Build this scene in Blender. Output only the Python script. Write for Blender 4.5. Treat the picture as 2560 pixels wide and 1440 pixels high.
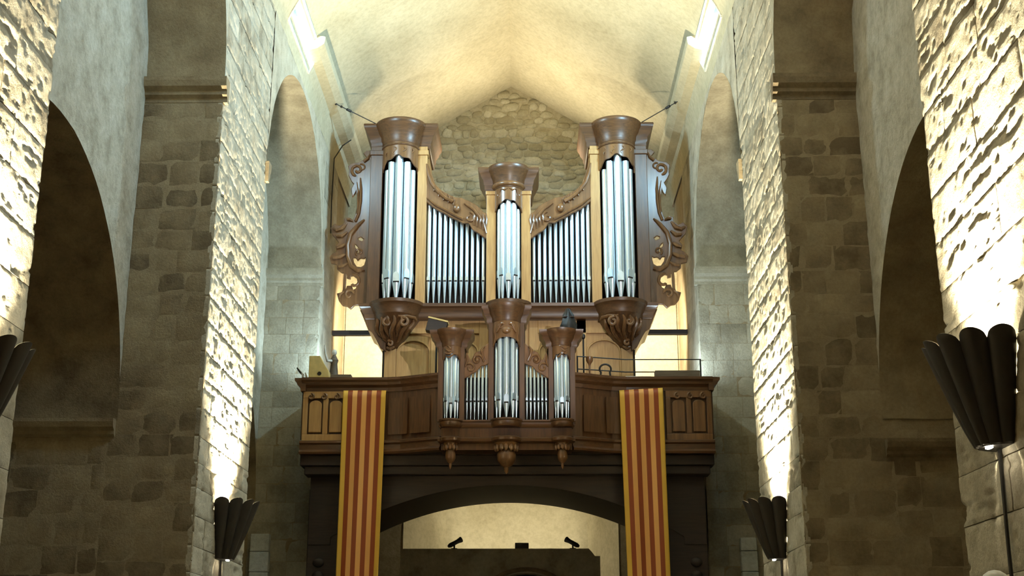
import bpy, bmesh, math, random
import numpy as np
from mathutils import Vector, Matrix

R = math.radians
PI = math.pi
random.seed(11)
for o in list(bpy.data.objects):
    bpy.data.objects.remove(o, do_unlink=True)
SC = bpy.context.scene
COL = SC.collection

# ------------------------------------------------------------------ camera
cd = bpy.data.cameras.new('camera')
cd.sensor_width = 36.0
cd.lens = 36.0 * 3240.0 / 2560.0
cd.clip_end = 200
cam = bpy.data.objects.new('camera', cd)
cam.location = (0.41, 0.0, 1.65)
cam.rotation_euler = (R(90 + 16.8), 0, R(0.69))
COL.objects.link(cam)
SC.camera = cam

# ------------------------------------------------------------------ world and view
w = bpy.data.worlds.new('world')
SC.world = w
w.use_nodes = True
bg = w.node_tree.nodes['Background']
bg.inputs[0].default_value = (1.0, 0.75, 0.41, 1)
bg.inputs[1].default_value = 0.115
SC.view_settings.view_transform = 'Standard'
SC.view_settings.look = 'None'
SC.view_settings.exposure = 0.0
SC.view_settings.gamma = 1.0
SC.view_settings.use_curve_mapping = False
SC.cycles.use_denoising = True
SC.cycles.max_bounces = 8
SC.cycles.diffuse_bounces = 5
SC.cycles.sample_clamp_indirect = 6.0

WARM = (1.0, 0.85, 0.58)
COOL = (0.74, 0.92, 1.0)


def light(name, kind, loc, energy, color, aim=None, size=0.3, size_y=None, cone=None, blend=0.4):
    d = bpy.data.lights.new(name, kind)
    d.energy = energy
    d.color = color
    if kind == 'AREA':
        d.size = size
        if size_y:
            d.shape = 'RECTANGLE'
            d.size_y = size_y
    else:
        d.shadow_soft_size = size
    if kind == 'SPOT':
        d.spot_size = R(cone)
        d.spot_blend = blend
    o = bpy.data.objects.new(name, d)
    o.location = loc
    if aim is not None:
        o.rotation_euler = (Vector(aim) - Vector(loc)).to_track_quat('-Z', 'Y').to_euler()
    COL.objects.link(o)
    return o


# daylight falling through the clerestory windows
light('window_daylight', 'AREA', (5.0, 14.7, 14.7), 1100, (0.42, 0.74, 1.0), (-5.0, 15.2, 8.5), 1.0, 1.2)
light('window_daylight', 'AREA', (-5.0, 14.7, 14.7), 120, (0.66, 0.85, 1.0), (5.0, 15.2, 8.5), 1.0, 1.2)
light('window_daylight', 'AREA', (-4.35, 23.4, 14.06), 700, (0.52, 0.82, 1.0), (4.6, 27.4, 9.2), 1.3, 0.3)
light('window_daylight', 'AREA', (4.35, 23.4, 14.06), 1250, (0.45, 0.78, 1.0), (-4.6, 27.4, 9.2), 1.3, 0.3)
# floodlights standing on the organ gallery
light('gallery_floodlight', 'SPOT', (-3.3, 27.1, 7.86), 330, (0.62, 0.86, 1.0), (-4.4, 28.0, 9.2), 0.05, cone=110, blend=0.7)
light('gallery_floodlight', 'SPOT', (3.3, 27.1, 7.86), 240, (0.70, 0.89, 1.0), (4.4, 28.0, 9.2), 0.05, cone=110, blend=0.7)
# warm lamps behind the organ case, on its top and under the gallery
light('organ_back_lamp', 'SPOT', (-2.5, 29.5, 9.9), 1050, WARM, (-3.5, 31.7, 9.9), 0.08, cone=105, blend=0.5)
light('organ_back_lamp', 'SPOT', (2.5, 29.5, 9.9), 1050, WARM, (3.5, 31.7, 9.9), 0.08, cone=105, blend=0.5)
light('organ_top_lamp', 'SPOT', (-.85, 29.7, 13.2), 340, WARM, (-1.4, 28.2, 17.0), 0.10, cone=138, blend=0.6)
light('organ_top_lamp', 'SPOT', (.85, 29.7, 13.2), 440, WARM, (1.4, 28.2, 17.0), 0.10, cone=138, blend=0.6)
# spotlight high on the right side of the nave, aimed at the organ
light('organ_spotlight', 'SPOT', (3.8, 7.2, 6.6), 6800, (0.93, 0.96, 1.0), (-0.3, 27.0, 10.0), 0.05, cone=23, blend=0.8)

# ------------------------------------------------------------------ helpers
ORI = {}


def tag(o, label=None, cat=None, group=None, kind=None):
    if label: o['label'] = label
    if cat: o['category'] = cat
    if group: o['group'] = group
    if kind: o['kind'] = kind
    return o


def thing(name, loc, label, cat, group=None):
    o = bpy.data.objects.new(name, None)
    o.empty_display_size = 0.2
    o.location = loc
    COL.objects.link(o)
    ORI[o] = Vector(loc)
    return tag(o, label, cat, group)


class MB:
    def __init__(s):
        s.v = []; s.f = []

    def box(s, x0, x1, y0, y1, z0, z1):
        n = len(s.v)
        s.v += [(x0, y0, z0), (x1, y0, z0), (x1, y1, z0), (x0, y1, z0), (x0, y0, z1), (x1, y0, z1), (x1, y1, z1), (x0, y1, z1)]
        s.f += [tuple(n + i for i in q) for q in ((0, 3, 2, 1), (4, 5, 6, 7), (0, 1, 5, 4), (1, 2, 6, 5), (2, 3, 7, 6), (3, 0, 4, 7))]
        return s

    def prism_xz(s, poly, y0, y1):
        n = len(s.v); k = len(poly)
        s.v += [(x, y0, z) for x, z in poly] + [(x, y1, z) for x, z in poly]
        s.f.append(tuple(n + i for i in range(k)))
        s.f.append(tuple(n + k + i for i in reversed(range(k))))
        s.f += [(n + (i + 1) % k, n + i, n + k + i, n + k + (i + 1) % k) for i in range(k)]
        return s

    def prism_yz(s, poly, x0, x1):
        n = len(s.v); k = len(poly)
        s.v += [(x0, y, z) for y, z in poly] + [(x1, y, z) for y, z in poly]
        s.f.append(tuple(n + i for i in reversed(range(k))))
        s.f.append(tuple(n + k + i for i in range(k)))
        s.f += [(n + i, n + (i + 1) % k, n + k + (i + 1) % k, n + k + i) for i in range(k)]
        return s

    def rings(s, rings, cap=True, closed=True):
        n = len(s.v); k = len(rings[0])
        for r in rings: s.v += [tuple(p) for p in r]
        for j in range(len(rings) - 1):
            a = n + j * k; b = a + k
            for i in range(k if closed else k - 1):
                i2 = (i + 1) % k
                s.f.append((a + i, a + i2, b + i2, b + i))
        if cap:
            s.f.append(tuple(n + i for i in reversed(range(k))))
            m = n + (len(rings) - 1) * k
            s.f.append(tuple(m + i for i in range(k)))
        return s

    def grid(s, P):
        a, b, _ = P.shape
        n = len(s.v)
        s.v += [tuple(p) for p in P.reshape(-1, 3)]
        for i in range(a - 1):
            for j in range(b - 1):
                q = n + i * b + j
                s.f.append((q, q + 1, q + b + 1, q + b))
        return s

    def lathe(s, prof, cx, cy, seg=20, a0=0.0, a1=2 * PI, sx=1.0):
        full = abs(a1 - a0 - 2 * PI) < 1e-6
        k = seg if full else seg + 1
        A = [a0 + (a1 - a0) * i / seg for i in range(k)]
        return s.rings([[(cx + r * math.cos(a) * sx, cy + r * math.sin(a), z) for a in A] for r, z in prof], True, full)

    def tube(s, path, rad, seg=8):
        path = [Vector(p) for p in path]
        if not hasattr(rad, '__len__'): rad = [rad] * len(path)
        rings = []
        up = Vector((0, 0, 1))
        pn = None
        for i, p in enumerate(path):
            t = (path[min(i + 1, len(path) - 1)] - path[max(i - 1, 0)])
            if t.length < 1e-9: t = Vector((0, 0, 1))
            t.normalize()
            if pn is None:
                ref = up if abs(t.dot(up)) < 0.9 else Vector((0, 1, 0))
                nn = t.cross(ref).normalized()
            else:
                nn = (pn - t * pn.dot(t))
                nn = nn.normalized() if nn.length > 1e-6 else t.orthogonal().normalized()
            pn = nn
            b = t.cross(nn)
            rings.append([tuple(p + (nn * math.cos(2 * PI * j / seg) + b * math.sin(2 * PI * j / seg)) * rad[i]) for j in range(seg)])
        return s.rings(rings)

    def ball(s, c, r, seg=10, sx=1, sy=1, sz=1):
        prof = [(max(1e-4, r * math.sin(PI * i / 8)), -r * math.cos(PI * i / 8)) for i in range(9)]
        n = len(s.v)
        s.lathe(prof, 0, 0, seg)
        for i in range(n, len(s.v)):
            x, y, z = s.v[i]
            s.v[i] = (c[0] + x * sx, c[1] + y * sy, c[2] + z * sz)
        return s


def link(name, me, mat, parent=None, smooth=False, bevel=0.0, solid=0.0):
    if mat is not None and not me.materials:
        for m in (mat if isinstance(mat, (list, tuple)) else [mat]):
            me.materials.append(m)
    if smooth:
        me.polygons.foreach_set('use_smooth', [True] * len(me.polygons))
    o = bpy.data.objects.new(name, me)
    COL.objects.link(o)
    if parent is not None:
        o.parent = parent
    if solid:
        md = o.modifiers.new('solid', 'SOLIDIFY'); md.thickness = solid; md.offset = 0
    if bevel:
        md = o.modifiers.new('bevel', 'BEVEL'); md.width = bevel; md.segments = 2; md.limit_method = 'ANGLE'
    return o


def put(name, mb, mat, parent=None, smooth=False, bevel=0.0, solid=0.0, origin=None, flip=True):
    """one mesh object; vertices are given in world metres"""
    org = origin
    if org is None:
        org = ORI.get(parent, Vector((0, 0, 0))) if parent is not None else None
    if org is None:
        A = np.array(mb.v)
        org = Vector(((A[:, 0].min() + A[:, 0].max()) / 2, (A[:, 1].min() + A[:, 1].max()) / 2, A[:, 2].min()))
    org = Vector(org)
    me = bpy.data.meshes.new(name)
    me.from_pydata([(x - org[0], y - org[1], z - org[2]) for x, y, z in mb.v], [], mb.f)
    if flip:
        bm = bmesh.new(); bm.from_mesh(me)
        bmesh.ops.recalc_face_normals(bm, faces=bm.faces)
        bm.to_mesh(me); bm.free()
    me.update()
    o = link(name, me, mat, parent, smooth, bevel, solid)
    ORI[o] = org
    po = ORI.get(parent, Vector((0, 0, 0))) if parent is not None else Vector((0, 0, 0))
    o.location = org - po
    if smooth and not bevel:
        md = o.modifiers.new('edge', 'EDGE_SPLIT'); md.split_angle = R(40)
    return o


# smooth value noise -------------------------------------------------
def _h(i, j, k):
    n = (i * 374761393 + j * 668265263 + k * 2147483647 + 974711) & 0xffffffff
    n = ((n ^ (n >> 13)) * 1274126177) & 0xffffffff
    n = (n ^ (n >> 16)) & 0xffff
    return n / 65535.0


def vnoise(P):
    I = np.floor(P).astype(np.int64); F = P - I
    F = F * F * (3 - 2 * F)
    out = 0
    for dx in (0, 1):
        for dy in (0, 1):
            for dz in (0, 1):
                wt = (F[..., 0] if dx else 1 - F[..., 0]) * (F[..., 1] if dy else 1 - F[..., 1]) * (F[..., 2] if dz else 1 - F[..., 2])
                out = out + wt * _h(I[..., 0] + dx, I[..., 1] + dy, I[..., 2] + dz)
    return out


def fbm(P, oct=3):
    a = 1.0; s = 0; t = 0
    for o in range(oct):
        s = s + a * (vnoise(P * (2.03 ** o) + 17.3 * o) - 0.5); t += a; a *= 0.55
    return s / t


# ------------------------------------------------------------------ materials
def new_mat(name):
    m = bpy.data.materials.new(name); m.use_nodes = True
    nt = m.node_tree
    return m, nt, nt.nodes['Principled BSDF']


def ramp(nt, fac, stops, interp='LINEAR'):
    r = nt.nodes.new('ShaderNodeValToRGB')
    r.color_ramp.interpolation = interp
    el = r.color_ramp.elements
    while len(el) < len(stops): el.new(0.5)
    for e, (p, c) in zip(el, stops):
        e.position = p; e.color = (*c, 1)
    nt.links.new(fac, r.inputs[0])
    return r.outputs[0]


def mat_stone(name, c_dark, c_mid, c_lite, scale=2.2, bump=0.35, fine=26.0, rnd=0.35, rough=0.92):
    m, nt, bs = new_mat(name)
    N = nt.nodes; L = nt.links
    geo = N.new('ShaderNodeNewGeometry')
    n1 = N.new('ShaderNodeTexNoise'); n1.inputs['Scale'].default_value = scale; n1.inputs['Detail'].default_value = 6; n1.inputs['Roughness'].default_value = 0.62
    L.new(geo.outputs['Position'], n1.inputs['Vector'])
    n2 = N.new('ShaderNodeTexNoise'); n2.inputs['Scale'].default_value = fine; n2.inputs['Detail'].default_value = 5; n2.inputs['Roughness'].default_value = 0.7
    L.new(geo.outputs['Position'], n2.inputs['Vector'])
    oi = N.new('ShaderNodeObjectInfo')
    mix = N.new('ShaderNodeMath'); mix.operation = 'MULTIPLY_ADD'
    L.new(oi.outputs['Random'], mix.inputs[0]); mix.inputs[1].default_value = rnd
    L.new(n1.outputs['Fac'], mix.inputs[2])
    sub = N.new('ShaderNodeMath'); sub.operation = 'SUBTRACT'; L.new(mix.outputs[0], sub.inputs[0]); sub.inputs[1].default_value = rnd / 2
    col = ramp(nt, sub.outputs[0], [(0.28, c_dark), (0.5, c_mid), (0.74, c_lite)])
    mx = N.new('ShaderNodeMixRGB'); mx.blend_type = 'MULTIPLY'; mx.inputs[0].default_value = 0.45
    L.new(col, mx.inputs[1])
    L.new(ramp(nt, n2.outputs['Fac'], [(0.3, (0.55, 0.52, 0.48)), (0.6, (1, 1, 1))]), mx.inputs[2])
    L.new(mx.outputs[0], bs.inputs['Base Color'])
    bs.inputs['Roughness'].default_value = rough
    b = N.new('ShaderNodeBump'); b.inputs['Strength'].default_value = bump; b.inputs['Distance'].default_value = 0.03
    L.new(n2.outputs['Fac'], b.inputs['Height']); L.new(b.outputs[0], bs.inputs['Normal'])
    return m


def mat_wood(name, c1, c2, rough=0.38, along='Z', grain=1.0, coat=0.0):
    m, nt, bs = new_mat(name)
    N = nt.nodes; L = nt.links
    geo = N.new('ShaderNodeNewGeometry')
    mp = N.new('ShaderNodeMapping')
    sc = {'Z': (14, 14, 1.3), 'X': (1.3, 14, 14), 'Y': (14, 1.3, 14)}[along]
    mp.inputs['Scale'].default_value = tuple(v * grain for v in sc)
    L.new(geo.outputs['Position'], mp.inputs['Vector'])
    n = N.new('ShaderNodeTexNoise'); n.inputs['Scale'].default_value = 1.6; n.inputs['Detail'].default_value = 6; n.inputs['Distortion'].default_value = 0.6
    L.new(mp.outputs[0], n.inputs['Vector'])
    L.new(ramp(nt, n.outputs['Fac'], [(0.3, c1), (0.7, c2)]), bs.inputs['Base Color'])
    bs.inputs['Roughness'].default_value = rough
    bs.inputs['Coat Weight'].default_value = coat
    bs.inputs['Coat Roughness'].default_value = 0.25
    b = N.new('ShaderNodeBump'); b.inputs['Strength'].default_value = 0.12; b.inputs['Distance'].default_value = 0.01
    L.new(n.outputs['Fac'], b.inputs['Height']); L.new(b.outputs[0], bs.inputs['Normal'])
    return m


def mat_plain(name, c, rough=0.5, metal=0.0, emit=0.0, var=0.12):
    m, nt, bs = new_mat(name)
    N = nt.nodes; L = nt.links
    geo = N.new('ShaderNodeNewGeometry')
    n = N.new('ShaderNodeTexNoise'); n.inputs['Scale'].default_value = 9; n.inputs['Detail'].default_value = 4
    L.new(geo.outputs['Position'], n.inputs['Vector'])
    lo = tuple(v * (1 - var) for v in c); hi = tuple(min(1, v * (1 + var)) for v in c)
    L.new(ramp(nt, n.outputs['Fac'], [(0.3, lo), (0.7, hi)]), bs.inputs['Base Color'])
    bs.inputs['Roughness'].default_value = rough
    bs.inputs['Metallic'].default_value = metal
    if emit:
        bs.inputs['Emission Color'].default_value = (*c, 1)
        bs.inputs['Emission Strength'].default_value = emit
    return m


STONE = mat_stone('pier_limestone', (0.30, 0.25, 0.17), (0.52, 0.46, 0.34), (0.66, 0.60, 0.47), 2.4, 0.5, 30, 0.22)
STONE_DIM = mat_stone('shaded_ashlar', (0.17, 0.125, 0.07), (0.30, 0.23, 0.135), (0.42, 0.34, 0.21), 1.8, 0.4, 24, 0.3)  # darker copy of the pier stone; shade of unlit faces is in its colour
MORTAR = mat_stone('lime_mortar', (0.28, 0.22, 0.13), (0.36, 0.285, 0.175), (0.43, 0.35, 0.22), 3, 0.4, 40, 0)
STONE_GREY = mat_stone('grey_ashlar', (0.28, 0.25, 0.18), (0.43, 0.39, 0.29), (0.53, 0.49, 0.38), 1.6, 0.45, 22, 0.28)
PLASTER = mat_stone('vault_plaster', (0.43, 0.385, 0.255), (0.50, 0.455, 0.315), (0.57, 0.525, 0.38), 0.7, 0.15, 9, 0)
BAYSTONE = mat_stone('rough_rendered_stone', (0.30, 0.26, 0.18), (0.46, 0.41, 0.31), (0.56, 0.52, 0.42), 2.6, 0.9, 12, 0)
RUBBLE = mat_stone('rubble_stone', (0.36, 0.31, 0.19), (0.46, 0.41, 0.27), (0.56, 0.51, 0.36), 3.0, 0.4, 20, 0.5)
RUBBLE_M = mat_stone('rubble_mortar', (0.36, 0.31, 0.19), (0.46, 0.40, 0.26), (0.54, 0.48, 0.33), 3.0, 0.5, 22, 0)
PALE = mat_stone('pale_lit_stone', (0.52, 0.54, 0.50), (0.68, 0.71, 0.68), (0.78, 0.80, 0.77), 3.0, 0.6, 18, 0.1)  # window reveals; on the gallery-end blocks this pale tone paints light
FLOOR = mat_stone('floor_stone', (0.22, 0.18, 0.12), (0.34, 0.29, 0.20), (0.44, 0.38, 0.28), 1.2, 0.2, 14, 0)
WOOD = mat_wood('walnut', (0.065, 0.028, 0.010), (0.135, 0.060, 0.021), 0.36, 'Z', 1, 0.15)
WOOD_X = mat_wood('walnut_lengthwise', (0.065, 0.028, 0.010), (0.135, 0.060, 0.021), 0.38, 'X', 1, 0.12)
CARVED = mat_wood('carved_walnut', (0.11, 0.048, 0.017), (0.22, 0.105, 0.038), 0.30, 'Z', 0.6, 0.3)
OAK_LIT = mat_wood('oak_and_lit_walnut', (0.38, 0.20, 0.065), (0.52, 0.30, 0.105), 0.42, 'Z', 1, 0.1)  # oak panels; on the inner posts its tan paints lamplight on walnut
DARKWOOD = mat_wood('black_stained_oak', (0.013, 0.007, 0.0045), (0.030, 0.016, 0.010), 0.6, 'X', 1)
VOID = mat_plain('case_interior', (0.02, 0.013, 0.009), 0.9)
TIN = mat_plain('pipe_tin', (0.76, 0.88, 0.96), 0.27, 0.82, 0, 0.02)
IRON = mat_plain('black_iron', (0.022, 0.020, 0.018), 0.45, 0.3)
SHADE = mat_plain('lamp_shade_metal', (0.022, 0.018, 0.014), 0.55, 0.1)
GLOW = mat_plain('leaked_light', (1.0, 0.93, 0.75), 0.5, 0, 60)
DAYGLASS = mat_plain('daylit_glass', (0.72, 0.87, 1.0), 0.5, 0, 1.8, 0.05)
YELLOWBOX = mat_plain('yellow_painted_wood', (0.62, 0.46, 0.17), 0.5)
WHITE = mat_plain('white_enamel', (0.8, 0.8, 0.76), 0.35)
BOARD = mat_wood('grey_brown_board', (0.10, 0.075, 0.05), (0.17, 0.13, 0.09), 0.6, 'X')

# ------------------------------------------------------------------ the nave
XN, XW, XO = 4.2, 5.4, 9.0           # nave face, bay wall, outer aisle wall
BAYS = [(11.45, 18.0), (21.35, 27.6)]
PIERS = [('near', 4.0, 11.45), ('middle', 18.0, 21.35), ('far', 27.6, 31.7)]
ZIMP = 10.05                          # springing of the high arches
ZTOP = 13.55
YB = 31.7
PROF = [(4.2, 13.45), (4.10, 13.88), (3.70, 14.50), (2.9, 15.07), (1.88, 15.68), (1.0, 16.26), (0.0, 16.86)]


def spline(pts, n=8):
    P = np.array(pts); out = []
    Q = np.vstack([2 * P[0] - P[1], P, 2 * P[-1] - P[-2]])
    for i in range(1, len(Q) - 2):
        for j in range(n):
            t = j / n
            out.append(0.5 * (2 * Q[i] + (Q[i + 1] - Q[i - 1]) * t + (2 * Q[i - 1] - 5 * Q[i] + 4 * Q[i + 1] - Q[i + 2]) * t * t + (3 * Q[i] - Q[i - 1] - 3 * Q[i + 1] + Q[i + 2]) * t ** 3))
    out.append(P[-1])
    return np.array(out)


VP = spline(PROF, 8)


def vault_z(x):
    return float(np.interp(-abs(x), -VP[:, 0], VP[:, 1]))


def struct(o):
    o['kind'] = 'structure'
    return o


struct(put('floor', MB().box(-XO - .3, XO + .3, -6, 35, -0.2, 0), FLOOR))

# pointed barrel vault with a window opening on each side of the second bay
WIN = [(13.9, 15.5), (22.2, 24.55)]
WZS = [(13.86, 15.7), (13.86, 14.22)]
ys = sorted(set(np.round(np.arange(2.0, YB + .01, 0.35), 3).tolist() + [YB] + [e for p in WIN for e in p]))
mb = MB()
V2 = np.vstack([VP * [-1, 1], (VP[:-1])[::-1]])
P = np.zeros((len(ys), len(V2), 3))
for i, y in enumerate(ys):
    P[i, :, 0] = V2[:, 0]; P[i, :, 1] = y; P[i, :, 2] = V2[:, 1]
inner = fbm(P * np.array([0.8, 0.8, 0.8]), 3) * 0.09
inner[:, 0] = inner[:, -1] = 0
P[:, :, 2] += inner * 0.6
P[:, :, 0] *= (1 - 0.012 * inner)
n0 = 0
mb.v = [tuple(p) for p in P.reshape(-1, 3)]
b = len(V2)
for i in range(len(ys) - 1):
    ym = (ys[i] + ys[i + 1]) / 2
    for j in range(b - 1):
        zm = (V2[j, 1] + V2[j + 1, 1]) / 2
        if any(a < ym < c and z0_ < zm < z1_ for (a, c), (z0_, z1_) in zip(WIN, WZS)):
            continue
        q = i * b + j
        mb.f.append((q, q + b, q + b + 1, q + 1))
ceiling = struct(put('ceiling', mb, PLASTER, smooth=True, flip=False))
for p in ceiling.data.polygons: pass

# window reveals with daylit panes, above the bays
wn = 0
for sgn, side in ((-1, 'left'), (1, 'right')):
    for (ya, yb), WZ in zip(WIN, WZS):
        wn += 1
        jz0 = min(z for z in VP[:, 1] if z > WZ[0] - 0.12); jz1 = WZ[1] + .02
        xin = lambda z: float(np.interp(z, VP[:, 1], VP[:, 0]))
        zz = np.linspace(jz0, jz1, 9)
        xo = 5.5
        m = MB()
        for yy, s2 in ((ya, 1), (yb, -1)):
            G = np.zeros((len(zz), 2, 3))
            for i, z in enumerate(zz):
                G[i, 0] = (sgn * (xin(z) - 0.03), yy, z); G[i, 1] = (sgn * xo, yy + s2 * 0.30, z)
            m.grid(G)
        for z, t in ((jz0, 1), (jz1, -1)):
            G = np.array([[(sgn * (xin(z) - 0.03), ya, z), (sgn * xo, ya + .3, z)], [(sgn * (xin(z) - 0.03), yb, z), (sgn * xo, yb - .3, z)]])
            m.grid(G)
        wo = struct(put('window_%d' % wn, m, PALE, solid=0.04))
        pane = MB().box(sgn * xo - .02, sgn * xo + .02, ya + .25, yb - .25, jz0, jz1)
        put('pane', pane, DAYGLASS, wo)
        fr = MB()
        fr.box(sgn * (xo - .06) - .02, sgn * (xo - .06) + .02, (ya + yb) / 2 - .02, (ya + yb) / 2 + .02, jz0, jz1)
        fr.box(sgn * (xo - .06) - .02, sgn * (xo - .06) + .02, ya + .25, yb - .25, (jz0 + jz1) / 2 - .02, (jz0 + jz1) / 2 + .02)
        put('glazing_bar', fr, IRON, wo)


def facing(parent, mat, org, u, n, width, z0, z1, ch, bw, res, amp, seed, keep=None, edge=0.022, pit=0.0):
    """ashlar facing: every block is a mesh of its own, proud of the core, with worn edges"""
    rg = random.Random(seed)
    org = np.array(org, float); u = np.array(u, float); n = np.array(n, float)
    z = z0
    base = ORI.get(parent, Vector((0, 0, 0)))
    while z < z1 - 0.08:
        h = min(ch * rg.uniform(0.86, 1.16), z1 - z)
        if z1 - (z + h) < 0.12: h = z1 - z
        a = 0.0
        first = True
        while a < width - 0.02:
            wd = bw * rg.uniform(0.7, 1.35)
            if first: wd *= rg.uniform(0.5, 1.0); first = False
            if width - (a + wd) < bw * 0.4: wd = width - a
            mu, mz = a + wd / 2, z + h / 2
            if keep is None or keep(mu, mz):
                g = 0.004
                nu = max(4, int(wd / res)); nv = max(4, int(h / res))
                uu = np.linspace(a + g, a + wd - g, nu + 1); vv = np.linspace(z + g, z + h - g, nv + 1)
                U, Vv = np.meshgrid(uu, vv)
                P0 = org[None, None] + U[..., None] * u + Vv[..., None] * np.array([0, 0, 1.0])
                jit = fbm(P0 * 6.0 + seed, 2) * 0.02
                de = np.minimum(np.minimum(U - a, a + wd - U), np.minimum(Vv - z, z + h - Vv))
                de = np.clip((de + jit * 0.7) / 0.045, 0, 1)
                d = -edge * (1 - de) ** 2 + amp * .7 * fbm(P0 * np.array([3.0, 3.0, 3.6]), 3) + amp * 1.0 * fbm(P0 * np.array([12, 12, 19.0]), 3)
                d = d + rg.uniform(-0.25, 0.25) * amp
                if pit:
                    q = fbm(P0 * np.array([2.6, 2.6, 11.0]) + 40, 3)
                    d = d - pit * .7 * np.clip((q - 0.16) * 6, 0, 1)
                    q = fbm(P0 * np.array([7.0, 7.0, 22.0]) + 80, 2)
                    d = d - pit * .6 * np.clip((q - 0.17) * 6, 0, 1)
                P1 = P0 + d[..., None] * n
                rows, cols = P1.shape[:2]
                me = bpy.data.meshes.new('stone')
                vs = P1.reshape(-1, 3)
                ring = [(0, j) for j in range(cols)] + [(i, cols - 1) for i in range(1, rows)] + [(rows - 1, j) for j in range(cols - 2, -1, -1)] + [(i, 0) for i in range(rows - 2, 0, -1)]
                ri = [i * cols + j for i, j in ring]
                sk = np.array([P0[i, j] - n * 0.075 for i, j in ring])
                allv = np.vstack([vs, sk, vs[ri]])
                c = org + u * mu + np.array([0, 0, z])
                idx = np.arange(rows * cols).reshape(rows, cols)
                F = np.stack([idx[:-1, :-1], idx[:-1, 1:], idx[1:, 1:], idx[1:, :-1]], -1).reshape(-1, 4)
                k = len(ri); o0 = rows * cols
                F2 = np.array([(o0 + k + (t + 1) % k, o0 + k + t, o0 + t, o0 + (t + 1) % k) for t in range(k)])
                F = np.vstack([F, F2])
                if np.dot(np.cross(u, [0, 0, 1]), n) < 0: F = F[:, ::-1]
                me.from_pydata((allv - c).tolist(), [], F.tolist())
                o = link('stone', me, mat, parent, smooth=True)
                o.location = Vector(c.tolist()) - base
            a += wd
        z += h


def arch_z(y, ya, yb, zs):
    c = (ya + yb) / 2; r = (yb - ya) / 2
    return zs + 0.92 * math.sqrt(max(0, r * r - (y - c) ** 2))


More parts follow.
